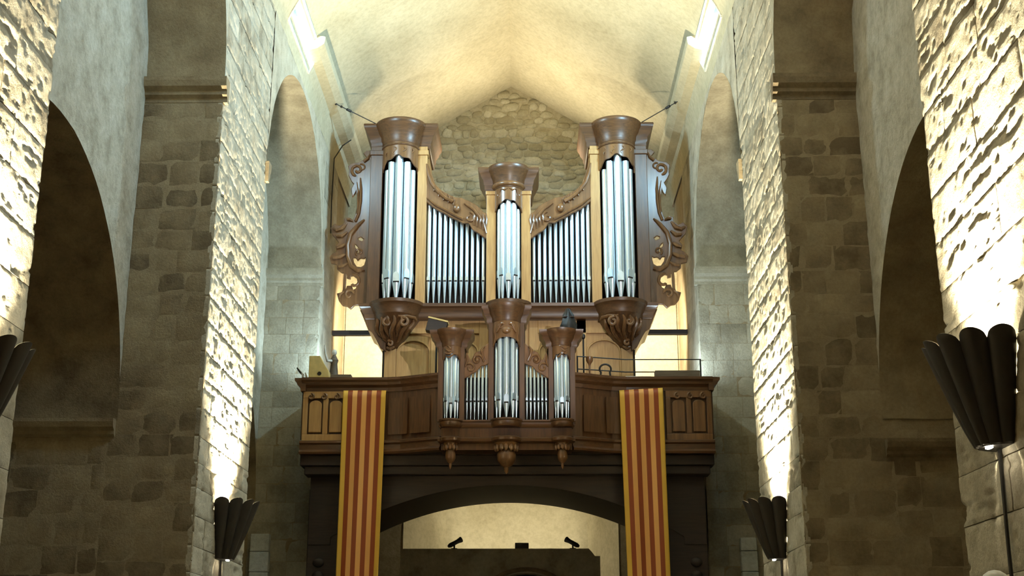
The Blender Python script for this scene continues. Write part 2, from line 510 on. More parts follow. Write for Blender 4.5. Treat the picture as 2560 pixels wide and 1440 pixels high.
IMP_W = [(0, 0), (0, .07), (.05, .11), (.05, .17), (.11, .23), (.13, .32), (.13, .38), (0, .38)]
for sgn, side in ((-1, 'left'), (1, 'right')):
    for (nm, ya, yb) in PIERS:
        core = MB().box(min(sgn * (XN + .042), sgn * XO), max(sgn * (XN + .042), sgn * XO), ya + .007, yb - (.007 if nm != 'far' else 0), 0, ZTOP + (0.0))
        core = put('wall_%s_%s_pier' % (side, nm), core, MORTAR if nm != 'far' else MORTAR)
        struct(core)
        if nm == 'near':
            facing(core, STONE, (sgn * XN, 8.2, 0), (0, 1, 0), (-sgn, 0, 0), yb - 8.2, 1.6, ZTOP, .42, 1.1, .028, .016, 3 + sgn, pit=.045, edge=.010)
        elif nm == 'middle':
            facing(core, STONE, (sgn * XN, ya, 0), (0, 1, 0), (-sgn, 0, 0), yb - ya, 1.8, ZTOP, .40, .95, .034, .016, 13 + sgn, pit=.045, edge=.012)
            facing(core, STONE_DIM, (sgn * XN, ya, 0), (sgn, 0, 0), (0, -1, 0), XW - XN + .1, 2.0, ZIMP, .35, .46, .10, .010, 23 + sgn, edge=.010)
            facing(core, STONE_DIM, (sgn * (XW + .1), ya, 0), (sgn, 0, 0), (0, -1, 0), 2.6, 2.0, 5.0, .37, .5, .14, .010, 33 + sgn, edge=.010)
        else:
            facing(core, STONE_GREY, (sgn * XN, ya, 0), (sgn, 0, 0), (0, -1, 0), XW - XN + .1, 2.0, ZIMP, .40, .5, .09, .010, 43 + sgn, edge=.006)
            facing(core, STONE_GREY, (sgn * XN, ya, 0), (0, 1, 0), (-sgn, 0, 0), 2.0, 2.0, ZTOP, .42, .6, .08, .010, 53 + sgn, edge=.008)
        # imposts
        for fy, dr in ((ya, -1),) + (((yb, 1),) if nm != 'far' else ()):
            if nm == 'near' and dr < 0: continue
            poly = [(fy + dr * (a + .0), ZIMP + z) for a, z in IMP_W] + [(fy - dr * .1, ZIMP + .38), (fy - dr * .1, ZIMP)]
            put('impost', MB().prism_yz(poly, min(sgn * (XN - .06), sgn * XW), max(sgn * (XN - .06), sgn * XW)), STONE_GREY if nm == 'far' else STONE_DIM, core)
            zi = 4.86 if sgn < 0 else 4.55
            poly = [(fy + dr * a, zi + z * .8) for a, z in IMP_W] + [(fy - dr * .1, zi + .3), (fy - dr * .1, zi)]
            put('impost', MB().prism_yz(poly, min(sgn * (XW + .0), sgn * XO), max(sgn * (XW + .0), sgn * XO)), STONE_DIM, core)
    # bays: high arch in the nave wall, recessed bay wall, low arch to the aisle
    for bi, (ya, yb) in enumerate(BAYS):
        c = (ya + yb) / 2; r = (yb - ya) / 2
        yy = c - r * np.cos(np.linspace(0, PI, 61))
        # spandrel in the nave plane
        m = MB()
        G = np.zeros((len(yy), 18, 3))
        for i, y in enumerate(yy):
            zl = arch_z(y, ya, yb, ZIMP + .38)
            zl = min(zl, ZTOP - .02)
            G[i, :, 0] = sgn * XN; G[i, :, 1] = y; G[i, :, 2] = np.linspace(zl, ZTOP, 18)
        G[:, :, 0] -= sgn * .03 * fbm(G * np.array([3, 3, 4.0]), 3)
        sp = put('wall_%s_bay' % side, m.grid(G), STONE, smooth=True, flip=False)
        struct(sp)
        # soffit of the high arch
        zs_ = [min(arch_z(y, ya, yb, ZIMP + .38), ZTOP - .02) for y in yy]
        G = np.zeros((len(yy), 14, 3))
        for i, y in enumerate(yy):
            G[i, :, 0] = sgn * np.linspace(XN, XW + .05, 14); G[i, :, 1] = y; G[i, :, 2] = zs_[i]
        d = .03 * fbm(G * 3.0, 3); d[:, 0] = 0
        G[:, :, 2] += d
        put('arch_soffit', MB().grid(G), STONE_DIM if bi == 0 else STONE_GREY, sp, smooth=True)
        # recessed bay wall with the low arch cut out of it
        r2 = r - .01
        yy2 = c - r2 * np.cos(np.linspace(0, PI, 71))
        nz = 60
        G = np.zeros((len(yy2), nz, 3))
        for i, y in enumerate(yy2):
            zl = 5.15 + math.sqrt(max(0, r2 * r2 - (y - c) ** 2)); zh = max(zl + .2, arch_z(y, ya, yb, ZIMP + .38) + .05)
            G[i, :, 0] = sgn * XW; G[i, :, 1] = y; G[i, :, 2] = np.linspace(zl, zh, nz)
        d = .045 * fbm(G * np.array([2.2, 2.2, 2.8]), 4) + .02 * fbm(G * 9.0, 2)
        G[:, :, 0] -= sgn * d
        put('bay_wall', MB().grid(G), BAYSTONE, sp, smooth=True)
        # barrel of the low arch
        G = np.zeros((41, 12, 3))
        y3 = c - r2 * np.cos(np.linspace(0, PI, 41))
        for i, y in enumerate(y3):
            G[i, :, 0] = sgn * np.linspace(XW - .02, XO, 12); G[i, :, 1] = y; G[i, :, 2] = 5.15 + math.sqrt(max(0, r2 * r2 - (y - c) ** 2))
        G[:, :, 2] += .03 * fbm(G * 2.5, 3)
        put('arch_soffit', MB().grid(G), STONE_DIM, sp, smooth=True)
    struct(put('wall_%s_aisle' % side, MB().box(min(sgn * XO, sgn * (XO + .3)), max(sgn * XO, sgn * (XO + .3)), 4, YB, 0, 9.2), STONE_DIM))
    # ledge running along the foot of the vault
    m = MB()
    poly = [(sgn * 4.15, 13.95), (sgn * 3.86, 14.02), (sgn * 3.72, 14.12), (sgn * 3.70, 14.27), (sgn * 3.95, 14.33), (sgn * 4.15, 14.3)]
    led = put('trim_%d' % (1 if sgn < 0 else 2), m.prism_xz(poly, 23.9 if sgn < 0 else 24.0, YB - .02), PLASTER, bevel=.02)
    struct(led)

# ------------------------------------------------------------------ back wall
poly = [(-4.6, 0), (-2.62, 0), (-2.62, 6.0), (2.62, 6.0), (2.62, 0), (4.6, 0), (4.6, 13.4), (4.2, 13.4)]
poly += [(x, z + .25) for x, z in VP][1:] + [(-x, z + .25) for x, z in VP[::-1]][1:] + [(-4.6, 13.4)]
wb = struct(put('wall_back', MB().prism_xz(poly, YB, YB + .4), RUBBLE_M))
# splayed portal recess behind the gallery arch
m = MB()
m.v = [(-2.62, YB, 0), (-1.68, 33.2, 0), (1.93, 33.2, 0), (2.62, YB, 0), (-2.62, YB, 6.0), (-1.68, 33.2, 6.0), (1.93, 33.2, 6.0), (2.62, YB, 6.0)]
m.f = [(0, 1, 5, 4), (1, 2, 6, 5), (2, 3, 7, 6), (4, 5, 6, 7)]
struct(put('wall_back_recess', m, PLASTER, solid=.05))

# rubble stones of the gable above the organ
rg = random.Random(5)
STONES = []
for k in range(8):
    me = bpy.data.meshes.new('rubble_stone')
    n1 = 12
    pr = [1 + rg.uniform(-.16, .16) for _ in range(n1)]
    vs = []
    for (rr, yy_) in ((1.0, .35), (.97, -.25), (.72, -.75), (.30, -.95)):
        for i in range(n1):
            a = 2 * PI * i / n1
            ca, sa = math.cos(a), math.sin(a)
            sq = (abs(ca) ** 3 + abs(sa) ** 3) ** (-1 / 3)
            vs.append((rr * pr[i] * sq * ca, yy_ + rg.uniform(-.1, .1), rr * pr[i] * sq * sa))
    vs.append((0, -.95 + rg.uniform(-.08, .08), 0))
    fs = []
    for j in range(3):
        for i in range(n1):
            i2 = (i + 1) % n1
            fs.append((j * n1 + i, j * n1 + i2, (j + 1) * n1 + i2, (j + 1) * n1 + i))
    for i in range(n1):
        fs.append((3 * n1 + i, 3 * n1 + (i + 1) % n1, 4 * n1))
    me.from_pydata(vs, [], fs)
    me.materials.append(RUBBLE)
    me.polygons.foreach_set('use_smooth', [True] * len(me.polygons))
    STONES.append(me)
wbo = ORI[wb]
cnt = 0
zr = 10.9
rows = []
while zr < 16.85:
    hh = rg.uniform(.13, .24)
    x = -2.6
    while x < 2.6:
        wd = rg.uniform(.20, .50)
        cx_, cz_ = x + wd / 2, zr + hh / 2
        if cz_ + hh * .3 < vault_z(cx_) - .02 and abs(cx_) < 2.5:
            rows.append((cx_, cz_ + rg.uniform(-.05, .05), wd, hh * rg.uniform(.8, 1.15)))
        x += wd + rg.uniform(.0, .025)
    zr += hh * .97
rows.sort(key=lambda q: (abs(q[0]) > 1.95, -q[1]))
rest = MB()
for i, (cx_, cz_, wd, hh) in enumerate(rows):
    me = STONES[rg.randrange(8)]
    tilt = rg.uniform(-.22, .22)
    sc = Vector((wd * .5, rg.uniform(.03, .06), hh * .52))
    if i < 296:
        o = bpy.data.objects.new('stone', me)
        COL.objects.link(o); o.parent = wb
        o.location = Vector((cx_, YB, cz_)) - wbo
        o.scale = sc; o.rotation_euler = (0, tilt, 0)
    else:
        n0 = len(rest.v)
        Mx = Matrix.Translation((cx_, YB, cz_)) @ Matrix.Rotation(tilt, 4, 'Y') @ Matrix.Diagonal((*sc, 1))
        rest.v += [tuple(Mx @ v.co) for v in me.vertices]
        rest.f += [tuple(n0 + q for q in p.vertices) for p in me.polygons]
if rest.v:
    tag(put('rubble', rest, RUBBLE, wb, smooth=True), kind='stuff')
# smooth plaster dado of the back wall behind the organ
put('plaster_panel', MB().box(-4.19, 4.19, YB - .03, YB + .05, 6.2, 10.85), PLASTER, wb)

# ------------------------------------------------------------------ carving and joinery helpers
def plate(name, outline, holes, y, thick, mat, parent, bevel=.012):
    """flat fretwork cut from a board: outline with holes in the x-z plane"""
    cu = bpy.data.curves.new('fret', 'CURVE')
    cu.dimensions = '2D'; cu.fill_mode = 'BOTH'
    cu.extrude = thick / 2 - bevel; cu.bevel_depth = bevel; cu.bevel_resolution = 1
    po = ORI[parent]
    for poly in [outline] + holes:
        sp = cu.splines.new('POLY')
        sp.points.add(len(poly) - 1)
        for pt, (x, z) in zip(sp.points, poly):
            pt.co = (x - po[0], z - po[2], 0, 1)
        sp.use_cyclic_u = True
    tmp = bpy.data.objects.new('fret', cu)
    me = bpy.data.meshes.new_from_object(tmp)
    bpy.data.objects.remove(tmp)
    me.transform(Matrix.Translation((0, y - po[1], 0)) @ Matrix.Rotation(PI / 2, 4, 'X'))
    me.materials.clear()
    o = link(name, me, mat, parent)
    ORI[o] = po
    return o


def spiral(cx, cz, r0, r1, a0, a1, y, n=22, dy=0.0):
    pts = []
    for i in range(n + 1):
        t = i / n
        a = R(a0 + (a1 - a0) * t); r = r0 + (r1 - r0) * t
        pts.append((cx + r * math.cos(a), y + dy * t, cz + r * math.sin(a)))
    return pts


def scroll(parent, path, r0, r1, mat=None, name='scroll', seg=8, bulge=1.0):
    n = len(path)
    rad = [r0 + (r1 - r0) * i / (n - 1) for i in range(n)]
    rad[0] *= .5
    rad[-1] *= bulge
    return put(name, MB().tube(path, rad, seg), mat or CARVED, parent, smooth=True)


def mirror_path(p, s):
    return [(s * x, y, z) for x, y, z in p]


def plan(cx, hw, yf, yb, bulges, o, arc=18):
    pts = [(cx - hw - o, yb), (cx - hw - o, yf - o)]
    for bx, r in bulges:
        rr = r + o
        a = math.asin(min(.99, o / rr)) if o > 0 else 0.0
        for i in range(arc + 1):
            t = PI - a - (PI - 2 * a) * i / arc
            pts.append((bx + rr * math.cos(t), yf - rr * math.sin(t)))
    pts += [(cx + hw + o, yf - o), (cx + hw + o, yb)]
    return pts


def mould(name, cx, hw, yf, yb, bulges, layers, mat, parent, arc=18):
    mb = MB()
    mb.rings([[(x, y, z) for x, y in plan(cx, hw, yf, yb, bulges, o, arc)] for z, o in layers])
    return put(name, mb, mat, parent, smooth=True)


def sweep(pathxy, prof):
    """sweep a closed (offset, z) profile along a plan polyline; offset is towards the nave (-y side)"""
    n = len(pathxy)
    rings = []
    for i, (x, y) in enumerate(pathxy):
        a = pathxy[max(0, i - 1)]; c = pathxy[min(n - 1, i + 1)]
        t = Vector((c[0] - a[0], c[1] - a[1])).normalized()
        nx, ny = t.y, -t.x
        rings.append([(x + nx * o, y + ny * o, z) for o, z in prof])
    mb = MB()
    return mb.rings(rings)


def pipe(parent, x, y, zb, zm, zt, r, ang=-90.0, mouth_h=None, seg=16):
    """an organ pipe: body, conical foot and mouth"""
    a = R(ang)
    mh = mouth_h or r * 2.6
    body = MB().lathe([(r * .98, zm), (r, zm + .02), (r, zt - .01), (r * .8, zt), (.001, zt)], x, y, seg)
    b = put('pipe', body, TIN, parent, smooth=True, origin=(x, y, zb))
    put('pipe_foot', MB().lathe([(r * .22, zb), (r * .45, zb + (zm - zb) * .3), (r * .97, zm - .015), (r * 1.02, zm), (r * .9, zm + .005)], x, y, seg), TIN, b, smooth=True)
    # mouth: flattened upper lip with a dark slit above the lower lip
    ca, sa = math.cos(a), math.sin(a)
    def q(u, d, z): return (x + ca * d - sa * u, y + sa * d + ca * u, z)
    w_ = r * .74
    lip = MB()
    n = 8
    front = [q(-w_, r * .86, zm + .03)] + [q(w_, r * .86, zm + .03)]
    top = []
    for i in range(n + 1):
        t = i / n * PI
        top.append((w_ * math.cos(t), zm + .03 + mh * (.55 + .45 * math.sin(t))))
    ring0 = [q(-w_, r * 1.0, zm + .03), q(w_, r * 1.0, zm + .03)] + [q(u, r * 1.04, z) for u, z in top]
    ring1 = [q(-w_, r * .6, zm + .03), q(w_, r * .6, zm + .03)] + [q(u, r * .6, z) for u, z in top]
    lip.rings([ring1, ring0])
    put('pipe_mouth', lip, TIN, b)
    sl = MB()
    sl.rings([[q(-w_ * .95, r * .5, zm + .004), q(w_ * .95, r * .5, zm + .004), q(w_ * .95, r * .5, zm + .034), q(-w_ * .95, r * .5, zm + .034)],
              [q(-w_ * .95, r * 1.035, zm + .004), q(w_ * .95, r * 1.035, zm + .004), q(w_ * .95, r * 1.035, zm + .034), q(-w_ * .95, r * 1.035, zm + .034)]])
    put('mouth_slit', sl, VOID, b)
    return b


# ------------------------------------------------------------------ organ gallery
YG = 25.6
gal = thing('organ_gallery', (0, 27.5, 0), 'carved dark wooden organ gallery on posts spanning the nave', 'gallery')
half = [(2.4, YG), (2.1, YG - .06), (1.8, YG - .19), (1.5, YG - .34), (1.28, YG - .42)]
front_plan = [(-4.13, YG)] + [(-x, y) for x, y in half] + half[::-1] + [(4.13, YG)]
RAIL = [(-.12, 7.20), (.02, 7.20), (.03, 7.28), (.09, 7.33), (.11, 7.38), (.15, 7.42), (.15, 7.47), (-.12, 7.47)]
BASE = [(-.12, 5.93), (.09, 5.93), (.11, 5.97), (.05, 6.02), (.05, 6.12), (.09, 6.15), (.09, 6.19), (.02, 6.22), (-.12, 6.22)]
for hp in (front_plan[:len(front_plan) // 2], front_plan[len(front_plan) // 2:]):
    put('handrail', sweep(hp, RAIL), WOOD_X, gal)
    put('base_moulding', sweep(hp, BASE), WOOD_X, gal)
    put('parapet_board', sweep(hp, [(-.08, 6.2), (-.02, 6.2), (-.02, 7.22), (-.08, 7.22)]), WOOD, gal)
for s in (-1, 1):
    put('handrail', MB().prism_xz([(s * (4.13 + o) if o > -.1 else s * 4.05, z) for o, z in RAIL], YG - .1, 27.55), WOOD_X, gal)
    put('parapet_board', MB().box(min(s * 4.06, s * 4.12), max(s * 4.06, s * 4.12), YG, 27.55, 5.95, 7.25), WOOD, gal)
    # framed panels of the parapet
    for (xa, xb, mat) in ((3.18, 4.10, OAK_LIT if s < 0 else CARVED), (2.45, 3.14, WOOD)):  # tan on the left end paints light that the right end lacks
        a, b = (xa, xb) if s > 0 else (-xb, -xa)
        fm = MB()
        fm.box(a, b, YG - .055, YG + .02, 7.06, 7.2); fm.box(a, b, YG - .055, YG + .02, 6.2, 6.33)
        fm.box(a, a + .10, YG - .055, YG + .02, 6.33, 7.06); fm.box(b - .10, b, YG - .055, YG + .02, 6.33, 7.06)
        mid = (a + b) / 2
        fm.box(mid - .05, mid + .05, YG - .055, YG + .02, 6.33, 7.06)
        fr = put('panel_frame', fm, mat if xa > 3 else WOOD, gal, bevel=.008)
        for (c, d) in ((a + .10, mid - .05), (mid + .05, b - .10)):
            pts = [(c + .03, 6.37), (d - .03, 6.37), (d - .03, 6.93)]
            pts += [((c + d) / 2 + (d - c - .06) / 2 * math.cos(R(t)), 6.93 + .09 * math.sin(R(t))) for t in range(20, 161, 20)] + [(c + .03, 6.93)]
            put('raised_panel', MB().prism_xz(pts, YG - .045, YG - .01), mat if xa > 3 else WOOD, gal, bevel=.012)
    # carved drop at the head of the outer panel
    for q in range(3):
        scroll(gal, spiral(s * (3.42 + q * .26), 7.09, .07, .02, 90, 90 + s * 400, YG - .07, 14), .022, .012)
    # tall curved panels beside the choir organ
    a, b = 1.5, 2.36
    for (c, d) in ((1.52, 1.92), (1.98, 2.38)):
        ps = [(s * x, float(np.interp(x, [1.28, 1.5, 1.8, 2.1, 2.4], [YG - .42, YG - .34, YG - .19, YG - .06, YG])) - .03) for x in np.linspace(c, d, 6)]
        if s < 0: ps = ps[::-1]
        put('raised_panel', sweep(ps, [(-.01, 6.34), (.012, 6.32), (.012, 7.06), (-.01, 7.04)]), WOOD, gal)
put('floor_deck', MB().box(-4.1, 4.1, YG + .02, YB - .05, 6.02, 6.2), DARKWOOD, gal)
# stepped bearer beams, arched apron and posts, all black-stained
put('bearer_beam', MB().box(-4.12, 4.12, YG + .05, YG + .5, 5.72, 5.93), DARKWOOD, gal, bevel=.015)
put('bearer_beam', MB().box(-4.04, 4.04, YG + .12, YG + .55, 5.55, 5.72), DARKWOOD, gal, bevel=.015)
R0, ZC = 6.5, 5.37
xs_ = np.linspace(-3.5, 3.5, 41)
poly = [(-3.94, 5.56), (-3.94, 4.2), (-3.5, 4.2)] + [(float(x), ZC - R0 + math.sqrt(R0 * R0 - x * x)) for x in xs_] + [(3.5, 4.2), (3.94, 4.2), (3.94, 5.56)]
put('arched_apron', MB().prism_xz(poly, 25.95, 28.7), DARKWOOD, gal)
for s in (-1, 1):
    put('post', MB().box(min(s * 3.02, s * 3.96), max(s * 3.02, s * 3.96), 25.97, 26.4, 0, 5.3), DARKWOOD, gal, bevel=.02)
    put('post_base', MB().box(min(s * 2.98, s * 4.0), max(s * 2.98, s * 4.0), 25.9, 26.46, 0, .5), DARKWOOD, gal, bevel=.02)
    put('post', MB().box(min(s * 3.46, s * 3.96), max(s * 3.46, s * 3.96), 28.3, 28.8, 0, 4.6), DARKWOOD, gal, bevel=.02)
    for z0 in (3.35, 3.6, 3.85):
        put('carved_boss', MB().ball((s * 3.72, 25.96, z0), .09, 10, 1.3, .5, 1), DARKWOOD, gal, smooth=True)

# ------------------------------------------------------------------ choir organ in the gallery front
YP = 25.05
cho = thing('choir_organ', (0, YP, 6.1), 'small choir organ case with three towers projecting from the gallery front', 'organ')
mould('sill', 0, 1.30, YP, 25.6, [(-1.09, .19), (0, .27), (1.09, .19)], [(6.36, .0), (6.40, .03), (6.46, .03), (6.48, .05), (6.51, .05)], WOOD_X, cho, 12)
put('lower_panel', MB().box(-1.28, 1.28, YP + .02, 25.55, 6.12, 6.38), WOOD, cho)
mould('base_moulding', 0, 1.30, YP, 25.6, [(-1.09, .17), (0, .25), (1.09, .17)], [(6.06, .0), (6.09, .04), (6.14, .05), (6.17, .01)], WOOD_X, cho, 12)
put('underside', MB().box(-1.28, 1.28, YP + .05, 25.6, 5.93, 6.08), WOOD, cho)
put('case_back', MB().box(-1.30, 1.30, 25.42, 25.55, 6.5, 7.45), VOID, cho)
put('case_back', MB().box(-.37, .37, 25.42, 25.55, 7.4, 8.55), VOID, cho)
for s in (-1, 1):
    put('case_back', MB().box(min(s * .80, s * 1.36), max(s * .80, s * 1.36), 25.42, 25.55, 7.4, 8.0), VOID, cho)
    # stiles
    for (xa, xb, zt) in ((1.25, 1.36, 8.0), (.83, .93, 8.0), (.25, .36, 8.55)):
        put('stile', MB().box(min(s * xa, s * xb), max(s * xa, s * xb), YP - .02, 25.5, 6.5, zt), WOOD, cho, bevel=.008)
    # side tower
    mould('cornice', s * 1.09, .28, YP, 25.55, [(s * 1.09, .17)], [(7.95, .0), (8.0, .03), (8.06, .03), (8.14, .09), (8.2, .11), (8.24, .15), (8.31, .16)], WOOD_X, cho, 14)
    for i, (a, rr) in enumerate(((-172, .030), (-130, .042), (-90, .047), (-50, .042), (-8, .030))):
        px, py = s * 1.09 + .125 * math.cos(R(a)), YP + .02 + .125 * math.sin(R(a))
        pipe(cho, px, py, 6.51, 6.80 if i == 2 else 6.85, 7.86 - .06 * abs(i - 2), rr, a)
    # flat of six pipes, rising towards the middle
    for i in range(6):
        x = .40 + .0765 * i
        pipe(cho, s * x, YP + .08, 6.51, 6.88, 7.66 - .045 * i, .027 - .001 * i)
    # pendants
    put('pendant', MB().lathe([(.11, 6.12), (.14, 6.06), (.13, 5.98), (.085, 5.92), (.10, 5.84), (.10, 5.76), (.07, 5.70), (.03, 5.66), (.028, 5.60), (.004, 5.55)], s * 1.09, YP + .02, 16), CARVED, cho, smooth=True)
    for q in range(5):
        a = R(-160 + 35 * q)
        put('carved_leaf', MB().ball((s * 1.09 + .12 * math.cos(a), YP + .02 + .12 * math.sin(a), 5.97), .04, 8, 1, 1, 1.6), CARVED, cho, smooth=True)
    # carved shades over the pipes
    G = np.zeros((15, 6, 3))
    for i in range(15):
        a = R(-180 + 180 * i / 14); u = (i - 7) / 7
        zl = 7.82 - .13 * u * u + .02 * math.cos(i * 1.8)
        for j in range(6):
            G[i, j] = (s * 1.09 + .168 * math.cos(a), YP + .168 * math.sin(a), zl + (7.97 - zl) * j / 5)
    put('pipe_shade', MB().grid(G), CARVED, cho, smooth=True, solid=.03)
    for q in range(4):
        zq = 7.94 - .055 * q
        scroll(cho, [(s * (1.09 + .05 * math.sin(t * 1.3 + q)) + (t - .5) * .2, YP - .19 + .10 * (2 * t - 1) ** 2, zq + .03 * math.sin(t * 7 + q)) for t in np.linspace(0, 1, 9)], .022, .012)
    cr = [(.36, 8.06), (.36, 7.66), (.44, 7.62), (.52, 7.60), (.60, 7.50), (.68, 7.46), (.76, 7.40), (.83, 7.36), (.83, 7.72), (.79, 7.86), (.74, 7.74), (.70, 7.70), (.62, 7.86), (.55, 7.90), (.47, 7.88), (.42, 8.0)]
    plate('pipe_shade', [(s * x, z) for x, z in cr], [], YP + .03, .06, CARVED, cho)
    scroll(cho, mirror_path(spiral(.58, 7.72, .13, .03, 200, -160, YP - .01), s), .030, .022)
    scroll(cho, mirror_path(spiral(.72, 7.56, .10, .025, 40, 420, YP - .01), s), .026, .018)
    put('carved_boss', MB().ball((s * .58, YP - .01, 7.72), .055, 10), CARVED, cho, smooth=True)
    scroll(cho, mirror_path([(.44, YP - .01, 8.0), (.50, YP - .03, 7.92), (.47, YP - .03, 7.80), (.42, YP - .02, 7.70)], s), .03, .02)
    scroll(cho, mirror_path([(.80, YP - .01, 7.82), (.78, YP - .03, 7.70), (.82, YP - .03, 7.58)], s), .028, .014)
# middle tower
mould('cornice', 0, .37, YP, 25.55, [(0, .26)], [(8.44, .0), (8.5, .03), (8.56, .03), (8.64, .08), (8.72, .10), (8.77, .13), (8.83, .13)], WOOD_X, cho, 16)
for i, (a, rr) in enumerate(((-172, .040), (-130, .056), (-90, .062), (-50, .056), (-8, .040))):
    pipe(cho, .195 * math.cos(R(a)), YP + .02 + .195 * math.sin(R(a)), 6.51, 6.80 if i == 2 else 6.86, 8.20 - .07 * abs(i - 2), rr, a)
G = np.zeros((19, 7, 3))
for i in range(19):
    a = R(-180 + 180 * i / 18); u = (i - 9) / 9
    zl = 8.13 - .17 * u * u
    for j in range(7):
        G[i, j] = (.262 * math.cos(a), YP + .262 * math.sin(a), zl + (8.46 - zl) * j / 6)
put('pipe_shade', MB().grid(G), CARVED, cho, smooth=True, solid=.03)
for s in (-1, 1):
    scroll(cho, [(s * (.05 + .15 * t), YP - .285 + .30 * (.05 + .15 * t) ** 2 * 12 * .5, 8.38 - .10 * t + .05 * math.sin(5 * t)) for t in np.linspace(0, 1, 9)], .030, .016)
    scroll(cho, mirror_path(spiral(.12, 8.36, .06, .02, 90, 470, YP - .25, 14), s), .022, .014)
    scroll(cho, [(s * .22, YP - .16, 8.4), (s * .235, YP - .15, 8.28), (s * .22, YP - .17, 8.16), (s * .235, YP - .14, 8.05)], .026, .012)
put('carved_boss', MB().ball((0, YP - .28, 8.26), .075, 12, 1.2, .6, 1), CARVED, cho, smooth=True)
put('pendant', MB().lathe([(.20, 6.12), (.25, 6.05), (.22, 5.96), (.16, 5.90), (.19, 5.82), (.18, 5.72), (.12, 5.63), (.05, 5.58), (.04, 5.5), (.005, 5.46)], 0, YP + .02, 20), CARVED, cho, smooth=True)
for q in range(7):
    a = R(-170 + 26.6 * q)
    put('carved_leaf', MB().ball((.20 * math.cos(a), YP + .02 + .20 * math.sin(a), 5.96), .05, 8, 1, 1, 1.7), CARVED, cho, smooth=True)

# ------------------------------------------------------------------ great organ
YC = 27.6
YK = 28.9
org = thing('great_organ', (0, YC, 6.2), 'large carved walnut pipe organ case with three towers on the gallery', 'organ')
TX = 2.475
# lower case with framed panels
put('lower_case', MB().box(-2.74, 2.74, YC + .2, YK, 6.2, 9.32), OAK_LIT, org)
for s in (-1, 1):
    for (xa, xb) in ((2.48, 2.74), (1.50, 1.72), (.45, .65)):
        put('stile', MB().box(min(s * xa, s * xb), max(s * xa, s * xb), YC + .15, YC + .22, 6.2, 9.3), OAK_LIT, org, bevel=.01)
    put('rail', MB().box(min(s * .65, s * 2.48), max(s * .65, s * 2.48), YC + .15, YC + .22, 8.98, 9.3), OAK_LIT, org, bevel=.01)
    for (xa, xb) in ((1.72, 2.48), (.65, 1.5)):
        c = (xa + xb) / 2; r_ = (xb - xa) / 2 - .02
        arc_ = [(s * (c + r_ * math.cos(R(t))), YC + .17, 8.55 + .28 * math.sin(R(t))) for t in range(0, 181, 12)]
        put('panel_moulding', MB().tube([(s * (c + r_), YC + .17, 6.3)] + arc_ + [(s * (c - r_), YC + .17, 6.3)], .022, 6), OAK_LIT, org, smooth=True)
    put('corner_strip', MB().box(min(s * 2.742, s * 2.785), max(s * 2.742, s * 2.785), YC + .18, YC + .26, 6.2, 8.6), VOID, org)
